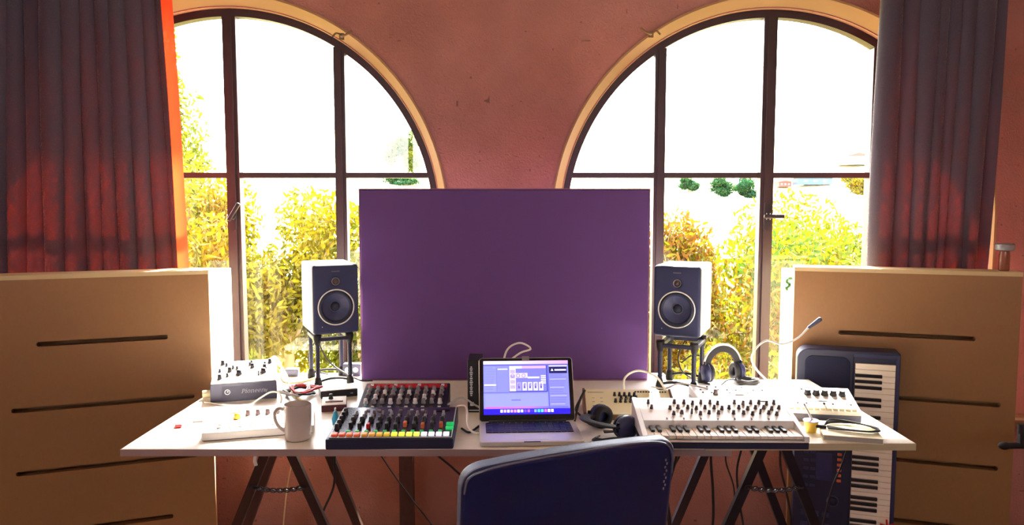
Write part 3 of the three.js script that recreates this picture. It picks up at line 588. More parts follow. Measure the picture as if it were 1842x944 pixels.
{
  let o = thing('plastic_cup', 'small yellow cup with a lilac lid and a white stick near the wired notebook', 'cup', [0.915, 0.762, 2.215], 0);
  part('body', lathe([[0.0001, 0], [0.016, 0], [0.022, 0.034], [0.023, 0.036], [0.0205, 0.034], [0.015, 0.003], [0.0001, 0.003]], 28), mat.yellow, o);
  part('lid', lathe([[0.0001, 0.038], [0.0235, 0.037], [0.0235, 0.034], [0.0205, 0.0335], [0.0001, 0.034]], 28), M('lilac lid', '#c9c6ea', 0.3), o);
  part('stick', rod([0.004, 0.036, 0], [-0.02, 0.085, -0.012], 0.0035, 10), mat.white, o);
  o = thing('notebook', 'pale yellow notebook lying under black coiled wire at the right table corner', 'notebook', [1.015, 0.762, 2.185], -14);
  part('cover', [rbox(0.165, 0.002, 0.155, 0.0008, 0, 0.001, 0), rbox(0.165, 0.002, 0.155, 0.0008, 0, 0.0165, 0)], mat.cream, o);
  part('pages', box(0.160, 0.0135, 0.15, 0, 0.00875, 0), mat.cableGrey, o);
  const c = solo('wire_bundle', [0, 1, 2].map((k) => tube([[-0.075, 0.004, 0.0 + k * 0.008], [-0.04, 0.006 + k * 0.003, -0.04 - k * 0.006], [0.04, 0.005 + k * 0.003, -0.048 + k * 0.01], [0.085, 0.006, -0.012 + k * 0.012], [0.06, 0.006 + k * 0.002, 0.028 + k * 0.008], [-0.01, 0.005 + k * 0.002, 0.02 + k * 0.01], [-0.06, 0.005, 0.0 + k * 0.01]], 0.0025, 70)), mat.cableBlack, 'thin black wire coiled in loops on top of the pale yellow notebook', 'wire');
  c.position.set(1.015, 0.7795, -2.185); c.rotation.y = R(-14);
  part('plug', rbox(0.03, 0.009, 0.012, 0.003, -0.078, 0.005, 0.008), mat.rubber, c);
  o = thing('paper_scrap', 'small white and blue paper scrap behind the yellow notebook', 'paper', [1.095, 0.762, 2.29], 15);
  part('sheet', box(0.06, 0.0012, 0.045, 0, 0.0006, 0), mat.white, o); part('blue_print', box(0.03, 0.0003, 0.006, 0.006, 0.00135, 0.008), M('blue ink', '#4a58b0', 0.6), o);
}

// ───────── headphones ─────────
function headphones(label, pos, turn, standing, shine) {
  const o = thing('headphones', label, 'headphones', pos, turn), band = [];
  const g = new THREE.Group(); g.name = 'headband'; 
  const arc = (r, n = 26) => Array.from({ length: n + 1 }, (_, i) => { const a = Math.PI * i / n; return [r * Math.cos(a), r * 1.12 * Math.sin(a), 0]; });
  const strip = (r, w, t) => { const s = rrect(t, w, t * 0.45), cv = new THREE.CatmullRomCurve3(arc(r).map((p) => V(...p))); return new THREE.ExtrudeGeometry(s, { steps: 48, extrudePath: cv, bevelEnabled: false, curveSegments: 4 }); };
  const items = [['headband', strip(0.072, 0.024, 0.008), shine ? mat.alu : mat.black], ['band_pad', strip(0.065, 0.028, 0.010), mat.rubber]];
  const cup = (s) => [['ear_cup', lathe([[0.0001, 0.022], [0.026, 0.02], [0.037, 0.012], [0.039, 0.0], [0.037, -0.006], [0.0001, -0.006]], 32).rotateZ(-s * Math.PI / 2).translate(s * 0.068, -0.02, 0), mat.navy], ['ear_pad', new THREE.TorusGeometry(0.027, 0.011, 12, 32).rotateY(Math.PI / 2).translate(s * 0.055, -0.02, 0), mat.rubber], ['yoke', rbox(0.006, 0.05, 0.03, 0.002, s * 0.077, 0.0, 0), mat.black]];
  for (const [n, geo, m] of [...items, ...cup(-1), ...cup(1)]) {
    if (standing) geo.translate(0, 0.0595, 0); else geo.rotateX(-Math.PI / 2 + 0.16).translate(0, 0.033, 0.0);
    part(n, geo, m, o);
  }
  return o;
}
headphones('black headphones lying flat between the laptop and the keyboard synth', [0.30, 0.745, 2.27], 118, false, false);
headphones('black headphones standing upright behind the right monitor stand', [0.822, 0.762, 2.85], 12, true, true);
{
  const c = solo('cable', [0, 1, 2].map((k) => tube([[0.27, 0.745, -2.23], [0.255 - k * 0.006, 0.75, -2.19 + k * 0.01], [0.30, 0.752 + k * 0.005, -2.165 + k * 0.006], [0.355, 0.752, -2.19], [0.335 + k * 0.01, 0.755, -2.235], [0.285, 0.752, -2.24 - k * 0.008]], 0.0028, 60)), mat.cableBlack, 'black headphone cable coiled beside the flat-lying headphones', 'cable');
}

// ───────── gooseneck lamp ─────────
{
  const o = thing('gooseneck_lamp', 'slim curved gooseneck lamp rising behind the white controller', 'lamp', [0.965, 0.762, 2.70], 0);
  const g = [[0.012, 0.012, 0], [-0.003, 0.032, -0.05], [-0.042, 0.072, -0.05], [-0.062, 0.115, -0.05], [-0.05, 0.147, -0.05], [-0.008, 0.182, -0.05], [0.052, 0.168, -0.05], [0.11, 0.192, -0.05], [0.15, 0.232, -0.05]];
  part('neck', tube(g, 0.0038, 90), mat.cableGrey, o);
  part('lamp_head', [rod([0.148, 0.23, -0.05], [0.19, 0.262, -0.05], 0.006, 14, 0.009), new THREE.SphereGeometry(0.009, 14, 10).translate(0.19, 0.262, -0.05)], mat.slate, o);
  part('base', lathe([[0.0001, 0], [0.016, 0], [0.016, 0.008], [0.009, 0.018], [0.0001, 0.018]], 20).translate(0.012, 0, 0), mat.slate, o);
}

// ───────── cables on the table ─────────
const cable = (label, pts, r, m, group, n = 80) => solo('cable', tube(pts.map(([x, y, d]) => [x, y, -d]), r, n), m, label, 'cable', group);
cable('white cable arching from the left rear over the flat white groovebox', [[-1.11, 0.744, 2.62], [-1.0, 0.744, 2.575], [-0.93, 0.75, 2.56], [-0.885, 0.777, 2.555], [-0.845, 0.80, 2.545], [-0.815, 0.80, 2.535], [-0.80, 0.786, 2.52], [-0.80, 0.770, 2.51]], 0.003, mat.cableWhite);
cable('yellowed cable running forward between the wedge synth and the cable tangle', [[-1.0, 0.815, 3.05], [-0.95, 0.80, 2.98], [-0.89, 0.775, 2.88], [-0.85, 0.755, 2.78], [-0.78, 0.745, 2.66], [-0.73, 0.744, 2.6]], 0.0045, mat.cableYellow);
cable('yellowed cable curling behind the wedge synth below the left window', [[-1.03, 0.78, 3.03], [-0.98, 0.83, 3.0], [-0.93, 0.81, 2.93], [-0.90, 0.76, 2.86], [-0.86, 0.746, 2.9], [-0.80, 0.745, 3.0]], 0.004, mat.cableYellow);
{
  let k = 0;
  for (const [m, l, y, cx] of [[mat.cableBlack, 'black cable loops at the bottom of the tangle beside the wedge synth', 0.745, -0.80], [mat.red, 'red cable loops on top of the tangle beside the wedge synth', 0.759, -0.775], [mat.cableGrey, 'grey cable loops in the tangle behind the mug', 0.752, -0.815]]) {
    const pts = []; for (let i = 0; i < 22; i++) { const a = i * 1.05 + k, r = 0.03 + 0.025 * rnd(); pts.push([cx + r * 1.15 * Math.cos(a), y + 0.006 * (i % 3) + 0.004 * rnd(), 2.73 + r * 1.3 * Math.sin(a)]); }
    cable(l, pts, 0.0036, m, undefined, 160); k++;
  }
}
cable('thin black lead falling behind the left monitor stand', [[-0.79, 0.94, 3.08], [-0.83, 0.88, 3.09], [-0.86, 0.82, 3.08], [-0.84, 0.765, 3.06], [-0.77, 0.745, 3.05]], 0.003, mat.cableBlack);
cable('thin black lead sagging across the left monitor stand towards the purple screen', [[-0.80, 0.90, 3.0], [-0.74, 0.82, 2.95], [-0.66, 0.775, 2.92], [-0.60, 0.755, 2.90], [-0.56, 0.75, 2.92]], 0.003, mat.cableBlack);
cable('white cable looping over the top of the laptop lid', [[-0.02, 0.76, 2.56], [-0.03, 0.9, 2.56], [-0.012, 0.955, 2.55], [0.03, 0.975, 2.54], [0.065, 0.955, 2.54], [0.03, 0.945, 2.52], [-0.005, 0.92, 2.52]], 0.0035, mat.cableWhite);
cable('white cable running from the drum machine to the laptop', [[-0.18, 0.79, 2.40], [-0.15, 0.80, 2.36], [-0.135, 0.755, 2.27], [-0.11, 0.746, 2.25], [-0.07, 0.746, 2.42]], 0.0036, mat.cableWhite);
cable('pale cable curving behind the laptop from the dark mixer', [[-0.215, 0.79, 2.42], [-0.17, 0.81, 2.43], [-0.12, 0.79, 2.41], [-0.08, 0.765, 2.42], [-0.05, 0.75, 2.44]], 0.0036, mat.cableGrey);
cable('black cable lying between the drum machine and the laptop', [[-0.16, 0.746, 2.30], [-0.135, 0.746, 2.26], [-0.12, 0.745, 2.29], [-0.10, 0.745, 2.34], [-0.02, 0.745, 2.42]], 0.0036, mat.cableBlack);
cable('brown grey cable tangle standing between the laptop and the cream module', [[0.205, 0.745, 2.38], [0.225, 0.80, 2.42], [0.245, 0.83, 2.45], [0.232, 0.79, 2.48], [0.215, 0.765, 2.44], [0.238, 0.75, 2.40], [0.25, 0.745, 2.36], [0.27, 0.745, 2.33]], 0.004, mat.cableBlack);
cable('white cable arching over the rear edge of the cream module', [[0.40, 0.79, 2.60], [0.405, 0.83, 2.62], [0.46, 0.85, 2.66], [0.52, 0.835, 2.63], [0.545, 0.80, 2.6], [0.55, 0.785, 2.56]], 0.0042, mat.cableWhite);
cable('grey cable crossing in front of the right monitor stand', [[0.50, 0.80, 2.62], [0.55, 0.80, 2.6], [0.60, 0.812, 2.62], [0.66, 0.80, 2.64], [0.70, 0.797, 2.6]], 0.003, mat.cableGrey);
cable('black lead hanging in a loop inside the right monitor stand', [[0.70, 0.945, 2.88], [0.665, 0.90, 2.86], [0.652, 0.85, 2.86], [0.67, 0.80, 2.86], [0.72, 0.768, 2.85], [0.76, 0.766, 2.80]], 0.003, mat.cableBlack);
cable('black lead arching from the right monitor stand to the upright headphones', [[0.66, 0.84, 2.84], [0.70, 0.865, 2.85], [0.745, 0.86, 2.86], [0.77, 0.82, 2.87], [0.76, 0.78, 2.87], [0.75, 0.766, 2.86]], 0.0028, mat.cableBlack);
{
  const pts = []; for (let i = 0; i <= 60; i++) { const a = i * 0.62; pts.push([0.905 + (0.042 + 0.006 * Math.sin(i)) * Math.cos(a), 0.767 + i * 0.00028 + 0.003 * (i % 2), 2.80 + 0.034 * Math.sin(a)]); }
  pts.unshift([0.80, 0.767, 2.78], [0.83, 0.785, 2.79], [0.87, 0.78, 2.80]);
  cable('black cable wound in a flat coil at the rear right of the table', pts, 0.003, mat.cableBlack, undefined, 300);
}
{
  const o = thing('tagged_pin', 'small red tag with thin wires lying on the left end of the table', 'tag', [-1.075, 0.74, 2.335], 20);
  part('red_tag', rbox(0.022, 0.01, 0.028, 0.004, 0, 0.006, 0), mat.red, o);
  part('wire', [tube([[-0.004, 0.004, 0.004], [-0.04, 0.004, 0.022], [-0.06, 0.003, 0.04]], 0.0014, 20), tube([[0.006, 0.005, -0.01], [0.05, 0.004, -0.03], [0.09, 0.004, -0.035], [0.15, 0.003, -0.05]], 0.0014, 24)], mat.cableBlack, o);
  part('clip', rbox(0.03, 0.005, 0.006, 0.001, 0.055, 0.004, -0.028), mat.knobBrown, o);
}

// ───────── cables under the table ─────────
const hang = [
  ['black cable hanging straight beside the left trestle legs', [[-0.60, 0.72, 2.45], [-0.605, 0.6, 2.46], [-0.62, 0.48, 2.5], [-0.68, 0.34, 2.55], [-0.72, 0.1, 2.6], [-0.70, 0.006, 2.6]], 0.0042],
  ['black cable end dangling below the drum machine', [[-0.575, 0.72, 2.40], [-0.585, 0.66, 2.42], [-0.575, 0.70, 2.44], [-0.545, 0.63, 2.42]], 0.004],
  ['thin dark cable slanting down under the drum machine', [[-0.55, 0.718, 2.5], [-0.50, 0.62, 2.56], [-0.42, 0.46, 2.62], [-0.33, 0.30, 2.68], [-0.2, 0.1, 2.75], [-0.1, 0.006, 2.8]], 0.0026],
  ['pale cable drooping between the left trestle legs', [[-0.735, 0.718, 2.5], [-0.755, 0.62, 2.55], [-0.80, 0.50, 2.6], [-0.83, 0.35, 2.62], [-0.84, 0.15, 2.62], [-0.80, 0.006, 2.62]], 0.0024],
  ['black cable slanting from the table towards the chair back', [[-0.31, 0.718, 2.3], [-0.26, 0.68, 2.29], [-0.20, 0.64, 2.27], [-0.14, 0.60, 2.24], [-0.05, 0.56, 2.2], [0.05, 0.5, 2.2], [0.1, 0.3, 2.3], [0.1, 0.006, 2.35]], 0.0036],
  ['black cable hanging closest to the chair under the right board', [[0.55, 0.716, 2.35], [0.535, 0.62, 2.36], [0.515, 0.50, 2.38], [0.53, 0.40, 2.4], [0.545, 0.2, 2.42], [0.55, 0.006, 2.45]], 0.0045],
  ['second black cable from the chair, bowing left under the right board', [[0.585, 0.716, 2.40], [0.565, 0.64, 2.40], [0.525, 0.55, 2.40], [0.52, 0.44, 2.40], [0.55, 0.25, 2.42], [0.57, 0.006, 2.45]], 0.004],
  ['black cable hanging beside the left leg of the black trestle', [[0.665, 0.738, 2.42], [0.67, 0.6, 2.43], [0.685, 0.48, 2.45], [0.69, 0.36, 2.46], [0.67, 0.2, 2.47], [0.66, 0.006, 2.5]], 0.0048],
  ['thin black cable with a wavy drop under the middle of the right board', [[0.755, 0.738, 2.52], [0.765, 0.66, 2.53], [0.755, 0.56, 2.55], [0.79, 0.45, 2.56], [0.80, 0.3, 2.58], [0.80, 0.006, 2.6]], 0.003],
  ['black cable curving right beside the wavy thin cable', [[0.82, 0.738, 2.54], [0.815, 0.62, 2.55], [0.80, 0.52, 2.56], [0.81, 0.42, 2.57], [0.84, 0.25, 2.58], [0.84, 0.006, 2.6]], 0.004],
  ['black cable hanging between the crossed legs of the black trestle', [[0.985, 0.738, 2.62], [0.985, 0.62, 2.64], [0.99, 0.5, 2.66], [1.03, 0.38, 2.7], [1.06, 0.25, 2.72], [1.05, 0.006, 2.72]], 0.0045],
  ['thin black cable falling over the keys of the upright keyboard', [[1.105, 0.738, 2.6], [1.13, 0.70, 2.52], [1.175, 0.66, 2.52], [1.165, 0.55, 2.54], [1.14, 0.45, 2.56], [1.13, 0.3, 2.6], [1.10, 0.006, 2.62]], 0.003],
];
for (const [l, p, r] of hang) cable(l, p, r, l.startsWith('pale') ? mat.cableYellow : mat.cableBlack);
cable('white cable tail hanging over the chain of the left trestle', [[-0.775, 0.72, 2.38], [-0.80, 0.70, 2.37], [-0.83, 0.66, 2.37], [-0.845, 0.62, 2.37], [-0.842, 0.60, 2.37]], 0.006, mat.cableWhite);

// ───────── keyboard stood on end ─────────
{
  const o = thing('upright_keyboard', 'large dark blue keyboard stood on end against the right slotted panel', 'keyboard', [1.14, 0, 2.915], -17.7), w = 0.372, h = 0.885, D = 0.095;
  const s = new THREE.Shape(), r = 0.045; s.moveTo(0.01, 0); s.lineTo(w, 0); s.lineTo(w, h - 0.006); s.lineTo(w - 0.006, h); s.lineTo(r, h); s.absarc(r, h - r, r, Math.PI / 2, Math.PI); s.lineTo(0, 0.01); s.closePath();
  part('body', ext(s, D, 0.005).translate(0, 0, -D), mat.navyDark, o);
  part('speaker_grille', ext(rrect(0.165, 0.215, 0.03, 0.112, h - 0.135), 0.006, 0.002), M('speaker cloth', '#171a36', 0.9, { bumpMap: rep(clothBump, 8, 8), bumpScale: 0.001 }), o);
  part('seam', box(0.003, 0.23, 0.002, 0.206, h - 0.13, 0.0006), mat.slot, o);
  part('end_rail', box(0.16, 0.012, 0.004, w / 2 + 0.1, h - 0.018, 0.001), mat.navy, o);
  part('key_slip', rbox(0.014, h - 0.02, 0.006, 0.002, w - 0.009, h / 2, 0.002), mat.navy, o);
  const n = 36, p = 0.0232, kx0 = 0.213, kx1 = 0.354;
  const wk = rbox(kx1 - kx0, p - 0.0014, 0.012, 0.001, (kx0 + kx1) / 2, 0, 0.004), bk = rbox(0.096, 0.0125, 0.012, 0.0015, kx0 + 0.046, 0, 0.014);
  for (let i = 0; i < n; i++) { const k = part('white_key', wk, mat.keyWhite, o); k.position.y = 0.838 - (i + 0.5) * p; }
  for (let i = 0; i < n - 1; i++) if ([1, 2, 3, 5, 6].includes(i % 7)) { const k = part('black_key', bk, mat.keyBlack, o); k.position.y = 0.838 - (i + 1) * p; }
  part('display', rbox(0.058, 0.11, 0.003, 0.001, 0.112, 0.41, 0.001), M('keyboard display', '#2c3058', 0.3), o);
  for (let i = 0; i < 6; i++) part('orange_button', rbox(0.016, 0.011, 0.006, 0.002, 0.168, 0.466 - i * 0.0215, 0.003), mat.orange, o);
  for (let j = 0; j < 6; j++) for (let i = 0; i < 2; i++) part('button', rbox(0.018, 0.010, 0.005, 0.0015, 0.045 + i * 0.026, 0.5 - j * 0.034, 0.002), mat.navy, o);
  const dial = part('dial', lathe([[0.0001, 0.014], [0.013, 0.014], [0.016, 0.004], [0.016, 0]], 28).rotateX(Math.PI / 2).translate(0.148, 0.273, 0), mat.navyDark, o);
  part('dial_ring', at(new THREE.TorusGeometry(0.0205, 0.0022, 8, 36), 0.148, 0.273, 0.001), mat.slate, dial);
  for (let j = 0; j < 4; j++) for (let i = 0; i < 3; i++) part('pad', rbox(0.028, 0.024, 0.005, 0.003, 0.045 + i * 0.04, 0.215 - j * 0.05, 0.002), mat.navy, o);
}
{
  const o = thing('ribbon_tag', 'small dark red bow tag stuck on the keys of the upright keyboard', 'tag', [1.463, 0.205, 2.795], -17.7);
  part('bow', [0, 1, 2, 3, 4].map((i) => at(rbox(0.026, 0.007, 0.003, 0.0012, 0.013, 0, 0), 0, 0, 0.004 + i * 0.0012, 0, 0, i * 1.26 + 0.4)), mat.red, o);
  part('ribbon', box(0.006, 0.04, 0.0015, -0.006, -0.03, 0.003), mat.red, o);
}

// ───────── bottle on the right panel, microphone boom ─────────
{
  let o = thing('bottle', 'small amber bottle with a wide grey cap on top of the right slotted panel', 'bottle', [1.915, 1.197, 2.868], 0);
  part('body', lathe([[0.0001, 0], [0.017, 0], [0.019, 0.004], [0.019, 0.06], [0.016, 0.075], [0.016, 0.08], [0.0001, 0.08]], 24), mat.amber, o);
  part('cap', lathe([[0.0001, 0.078], [0.03, 0.078], [0.034, 0.083], [0.034, 0.100], [0.031, 0.106], [0.0001, 0.106]], 28), mat.cap, o);
  o = thing('microphone_stand', 'black microphone stand whose boom end reaches in at the right edge', 'microphone stand', [2.02, 0, 2.3], 0);
  part('pole', cyl(0.011, 0.013, 0.72, 0, 0.37, 0), mat.black, o);
  part('boom', rod([-0.45, 0.69, 0.0], [0.35, 0.70, 0], 0.0105, 16), mat.black, o);
  part('boom_end', new THREE.SphereGeometry(0.0125, 16, 12).scale(1.6, 1, 1).translate(-0.452, 0.69, 0), mat.rubber, o);
  part('clutch', [cyl(0.022, 0.022, 0.05, 0, 0.695, 0).rotateX(0), rbox(0.04, 0.03, 0.03, 0.006, 0, 0.70, 0)], mat.black, o);
  part('knob', cyl(0.012, 0.012, 0.03, -0.40, 0.745, 0).rotateX(0), mat.black, o);
  part('clip', rbox(0.018, 0.055, 0.02, 0.004, -0.40, 0.715, 0), mat.black, o);
  for (let i = 0; i < 3; i++) { const a = i * 2.094 + 0.5; part('leg', rod([0, 0.10, 0], [0.24 * Math.cos(a), 0.008, 0.24 * Math.sin(a)], 0.008, 10), mat.black, o); }
}

// ───────── chair ─────────
{
  const o = thing('office_chair', 'navy fabric office chair in front of the table seen from behind', 'chair', [0.1725, 0, 1.505], 20);
  const w = 0.515, h = 0.50, s = new THREE.Shape(), a = -w / 2, b = 0;
  s.moveTo(a + 0.03, b); s.lineTo(-a - 0.03, b); s.quadraticCurveTo(-a, b, -a, b + 0.03); s.lineTo(-a + 0.004, h - 0.03); s.quadraticCurveTo(-a, h, -a - 0.03, h + 0.004);
  s.quadraticCurveTo(0, h + 0.012, a + 0.05, h - 0.006); s.quadraticCurveTo(a + 0.002, h - 0.012, a, h - 0.055); s.lineTo(a, b + 0.03); s.quadraticCurveTo(a, b, a + 0.03, b);
  const g = new THREE.ExtrudeGeometry(s, { depth: 0.02, bevelEnabled: true, bevelThickness: 0.012, bevelSize: 0.012, bevelOffset: -0.012, bevelSegments: 4, curveSegments: 16 });
  const back = part('backrest', g, mat.navyChair, o); back.position.set(0, 0.415, -0.19); back.rotation.x = -R(-7);
  part('rim_highlight', tube([[a + 0.004, h - 0.06, 0.0325], [a + 0.012, h - 0.028, 0.0325], [a + 0.05, h - 0.012, 0.0335], [0, h + 0.003, 0.0335], [-a - 0.03, h - 0.003, 0.0335], [-a - 0.008, h - 0.03, 0.0335], [-a - 0.003, h - 0.08, 0.0325]], 0.003, 90), mat.rim_highlight, back);  // tube added to draw the bright highlight along the backrest edge
  const seam = []; for (let i = 0; i < 9; i++) seam.push(rbox(0.004, 0.006, 0.002, 0.0008, -a - 0.022 + (i % 2) * 0.004, h - 0.045 - i * 0.009, 0.0325));
  part('stitching', seam, mat.knobGrey, back);
  part('seat', ext(rrect(0.50, 0.48, 0.07), 0.075, 0.025, 3).rotateX(-Math.PI / 2).translate(0, 0.415, -0.42), mat.navyChair, o);
  part('back_bracket', [rbox(0.07, 0.30, 0.018, 0.006, 0, 0.50, -0.125), rbox(0.07, 0.018, 0.28, 0.006, 0, 0.40, -0.25)], mat.black, o);
  part('gas_column', [cyl(0.028, 0.028, 0.22, 0, 0.2, -0.42), cyl(0.018, 0.018, 0.12, 0, 0.34, -0.42)], mat.black, o);
  for (let i = 0; i < 5; i++) {
    const t = i * Math.PI * 2 / 5 + 0.3, x = 0.27 * Math.cos(t), z = -0.42 + 0.27 * Math.sin(t), leg = part('base_leg', bar([0, 0.11, -0.42], [x, 0.075, z], 0.04, 0.028), mat.black, o);
    part('caster', cyl(0.026, 0.026, 0.04, 0, 0, 0, 18).rotateZ(Math.PI / 2).rotateY(-t).translate(x, 0.026, z), mat.rubber, leg);
  }
}

// ───────── outdoors ─────────
const GY = -4;
{
  const g = new THREE.PlaneGeometry(520, 520, 120, 124).rotateX(-Math.PI / 2).translate(0, 0, -164), p = g.attributes.position;
  for (let i = 0; i < p.count; i++) {
    p.setY(i, terrain(p.getX(i), -p.getZ(i)));
  }
  g.computeVertexNormals();
  const uv = g.attributes.uv; for (let i = 0; i < uv.count; i++) uv.setXY(i, uv.getX(i) * 26, uv.getY(i) * 21);
  const t = dataTex(512, 512, (u, v) => { const a = fbm(u, v), b = fbm(u + 0.5, v + 0.2, 4); return a > 0.58 ? [0.80, 0.80, 0.52] : [0.93 - 0.1 * b, 0.90 - 0.06 * b, 0.80 - 0.1 * b]; }, true);
  struct('ground', g, M('pale dry field', '#fff8ea', 0.95, { map: t }));
}
{
  const t = dataTex(512, 512, (u, v) => { const a = fbm(u, v), b = fbm(u + 0.5, v + 0.2, 4); return a > 0.62 ? [0.95, 0.93, 0.8] : b > 0.5 ? [0.66, 0.62, 0.18] : [0.56, 0.60, 0.20]; }, true);
  struct('meadow', at(new THREE.PlaneGeometry(60, 40).rotateX(-Math.PI / 2), 0, GY + 0.06, -26), M('meadow grass', '#c8c8b0', 0.95, { map: rep(t, 9, 6), specularIntensity: 0.2 }));
}
function terrain(x, d) {                                              // flat near the house, rising to a hillside beyond
  const t = Math.min(1, Math.max(0, (d - 60) / 180)), n = valueHill(x, d);
  return GY + 24 * t * t * (3 - 2 * t) * (0.8 + 0.5 * n) + (d > 45 ? 1.2 * (n - 0.5) : 0);
}
function valueHill(x, d) { return fb[1](x / 300 + 0.5, d / 300) * 0.7 + fb[2](x / 260 + 0.2, d / 260) * 0.3; }
const leafShape = (() => { const s = new THREE.Shape(); s.moveTo(0, -0.5); s.quadraticCurveTo(0.34, -0.1, 0, 0.5); s.quadraticCurveTo(-0.34, -0.1, 0, -0.5); return new THREE.ShapeGeometry(s, 3); })();
const leafMat = M('leaf', '#707070', 0.85, { specularIntensity: 0.15, transmission: 0.6, thickness: 0 });
const barkMat = M('bark', '#7a6248', 0.9);
function tree(label, name, x, d, yTop, rx, ry, n, size, hues, ground = GY, cat = 'tree', group) {
  const o = thing(name, label, cat, [x, ground, d], 0, group), cy = yTop - ground - ry, blobs = [];
  const nb = 11; for (let i = 0; i < nb; i++) { const a = rnd(0, 6.283), q = Math.sqrt(rnd()), h = rnd(-0.7, 0.75); blobs.push([q * rx * 0.68 * Math.cos(a), cy + h * ry, q * rx * 0.68 * Math.sin(a), rnd(0.34, 0.52)]); }
  const I = new THREE.InstancedMesh(leafShape, leafMat, n = Math.round(n * 1.7)), m = new THREE.Matrix4(), q = new THREE.Quaternion(), e = new THREE.Euler(), c = new THREE.Color(), base = hues.map((h) => new THREE.Color(h));
  for (let i = 0; i < n; i++) {
    const b = blobs[i % nb], t = rnd(0, 6.283), f = Math.acos(rnd(-1, 1)), r = Math.pow(rnd(), 0.4) * b[3];
    e.set(rnd(0, 6.28), rnd(0, 6.28), rnd(0, 6.28)); q.setFromEuler(e); const s = size * rnd(0.7, 1.4);
    m.compose(V(b[0] + r * rx * Math.sin(f) * Math.cos(t), b[1] + r * ry * Math.cos(f), b[2] + r * rx * Math.sin(f) * Math.sin(t)), q, V(s, s, s)); I.setMatrixAt(i, m);
    c.copy(base[(i % nb + (rnd() < 0.3 ? 1 : 0)) % base.length]).multiplyScalar(rnd(0.8, 1.15)); I.setColorAt(i, c);
  }
  I.name = 'foliage'; I.userData.kind = 'stuff'; I.castShadow = I.receiveShadow = true; o.add(I);
  part('trunk', rod([0, 0, 0], [0.1 * rx, cy, 0], 0.09 * Math.min(1.4, rx), 8, 0.05 * Math.min(1.4, rx)), barkMat, o);
  part('branch', blobs.slice(0, 6).map((b) => rod([0.06 * rx, cy * 0.75, 0], [b[0], b[1], b[2]], 0.035, 6, 0.015)), barkMat, o);
  return o;
}
const Y1 = ['#f0d400', '#e0cc00', '#f4e020', '#c8cc10'], Y2 = ['#f0b000', '#e8cc00', '#e09818', '#d0cc18'], YG = ['#d8dc00', '#a8c818', '#f0dc00', '#80b030'], PALE = ['#c8d020', '#b0c428', '#d4d828'], GREEN = ['#3a9850', '#58a848', '#2c9068', '#78b050'], TEAL = ['#3c9048', '#50a040', '#309058'];
tree('bushy golden tree filling the lower left half of the right window', 'bushy_tree', 2.35, 9.2, 1.42, 1.4, 1.8, 10500, 0.10, Y2);
tree('large yellow green tree in the lower centre of the right window right of the handle', 'bushy_tree', 3.95, 9.6, 1.12, 1.45, 1.6, 10000, 0.10, YG);
tree('wide yellow tree standing behind the two nearer trees in the right window', 'bushy_tree', 3.95, 12.2, 1.5, 2.4, 2.0, 13000, 0.12, ['#f0d400', '#d8dc00', '#e8c810', '#a8c818']);
tree('low golden bush under the bushy golden tree in the right window', 'bush', 2.3, 7.2, 0.0, 0.95, 1.1, 4600, 0.085, Y2, GY, 'bush');
tree('low mixed green bush at the foot of the right window between monitor and frosted sheet', 'bush', 3.1, 7.5, 0.0, 1.0, 1.1, 4600, 0.085, YG, GY, 'bush');
tree('tall yellow green tree against the right curtain in the right window', 'tall_tree', 6.5, 13.6, 1.3, 1.4, 1.9, 5200, 0.13, YG);
tree('yellow tree hidden mostly behind the right slotted panel', 'bushy_tree', 5.6, 9.4, 0.85, 1.2, 1.6, 5000, 0.10, Y1);
tree('bright yellow tree in the middle of the left window left of the left monitor', 'bushy_tree', -3.15, 10.0, 2.0, 1.25, 1.6, 8000, 0.11, Y1);
tree('yellow tree beside the left curtain in the lower left window', 'bushy_tree', -4.85, 10.8, 2.05, 1.25, 1.7, 7000, 0.11, Y1);
tree('yellow green bush at the foot of the left window behind the wedge synth', 'bush', -3.6, 8.4, -0.35, 1.0, 0.9, 3200, 0.10, PALE, GY, 'bush');
tree('yellow green tree between the left monitor and the purple screen', 'bushy_tree', -2.2, 10.4, 1.3, 0.9, 1.4, 4200, 0.11, PALE);
tree('tall slender green cypress in the upper left window beside the curtain', 'cypress', -7.6, 17.0, 5.3, 0.75, 4.2, 4200, 0.16, PALE);
tree('tall green tree on the rise in the right pane of the left window', 'distant_tree', -20.9, 144, 14.6, 3.6, 3.8, 4200, 0.6, ['#b0c428', '#80b030', '#c8d020'], 7.1);
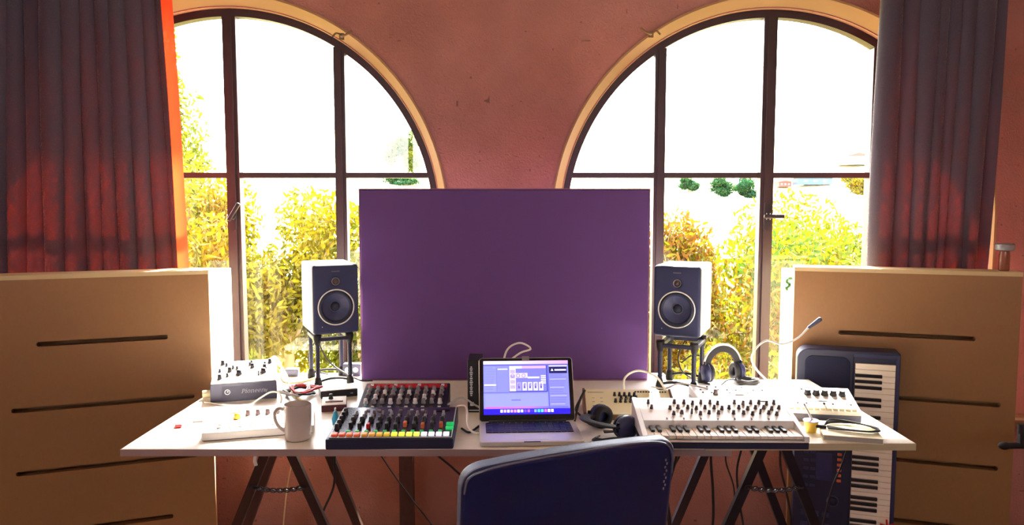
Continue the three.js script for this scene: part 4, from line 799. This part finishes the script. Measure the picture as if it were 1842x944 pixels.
tree('dense green hedge bush at the right end of the far hedge row', 'hedge_bush', 40.5, 129, 5.9, 2.7, 1.75, 2600, 0.55, GREEN, 2.5, 'bush');
tree('green hedge bush in the middle of the far hedge row', 'hedge_bush', 35.4, 127.5, 5.9, 2.4, 1.6, 2600, 0.5, TEAL, 2.7, 'bush');
tree('green hedge bush at the left end of the far hedge row', 'hedge_bush', 31.1, 131, 5.9, 2.1, 1.2, 2000, 0.5, TEAL, 3.4, 'bush');
tree('distant yellow bush beyond the field in the rightmost pane of the right window', 'hedge_bush', 60.0, 128.5, 6.2, 3.0, 1.6, 2600, 0.6, Y1, 2.9, 'bush');
tree('distant green bush above the purple screen in the left window', 'hedge_bush', -20.2, 135.5, 6.3, 3.2, 0.8, 1500, 0.5, TEAL, 4.7, 'bush');
function house(name, label, x, d, y, w, h, dep, wall, roof, turn) {
  const o = thing(name, label, 'building', [x, y, d], turn);
  part('wall', box(w, h, dep, 0, h / 2, 0), wall, o);
  const s = new THREE.Shape(); s.moveTo(-w / 2 - 0.3, 0); s.lineTo(w / 2 + 0.3, 0); s.lineTo(0, h * 0.42); s.closePath();
  part('roof', new THREE.ExtrudeGeometry(s, { depth: dep + 0.4, bevelEnabled: false }).translate(0, h, -dep / 2 - 0.2), roof, o);
  for (const u of [-0.28, 0, 0.28]) part('window', box(w * 0.13, h * 0.34, 0.06, u * w, h * 0.55, dep / 2 + 0.02), mat.slate, o);
  return o;
}
const blueRoof = M('blue metal roof', '#0c2046', 0.5), redRoof = M('red tile roof', '#5c160b', 0.7), whiteWall = M('whitewashed wall', '#8a867e', 0.8), blueWall = M('blue grey wall', '#183250', 0.7);
house('shed', 'long shed with a blue roof beyond the field right of the handle mullion', 56.5, 140, 4.9, 6.4, 1.2, 3, blueWall, blueRoof, 0);
house('hut', 'small red-roofed hut beyond the field next to the handle mullion', 51.4, 141, 4.5, 2.4, 0.9, 2.4, redRoof, redRoof, 0);
house('cottage', 'white cottage with a red roof on the far hillside near the right curtain', 75.2, 164, 9.8, 6, 1.8, 5, whiteWall, redRoof, 0);

renderer.render(scene, camera);
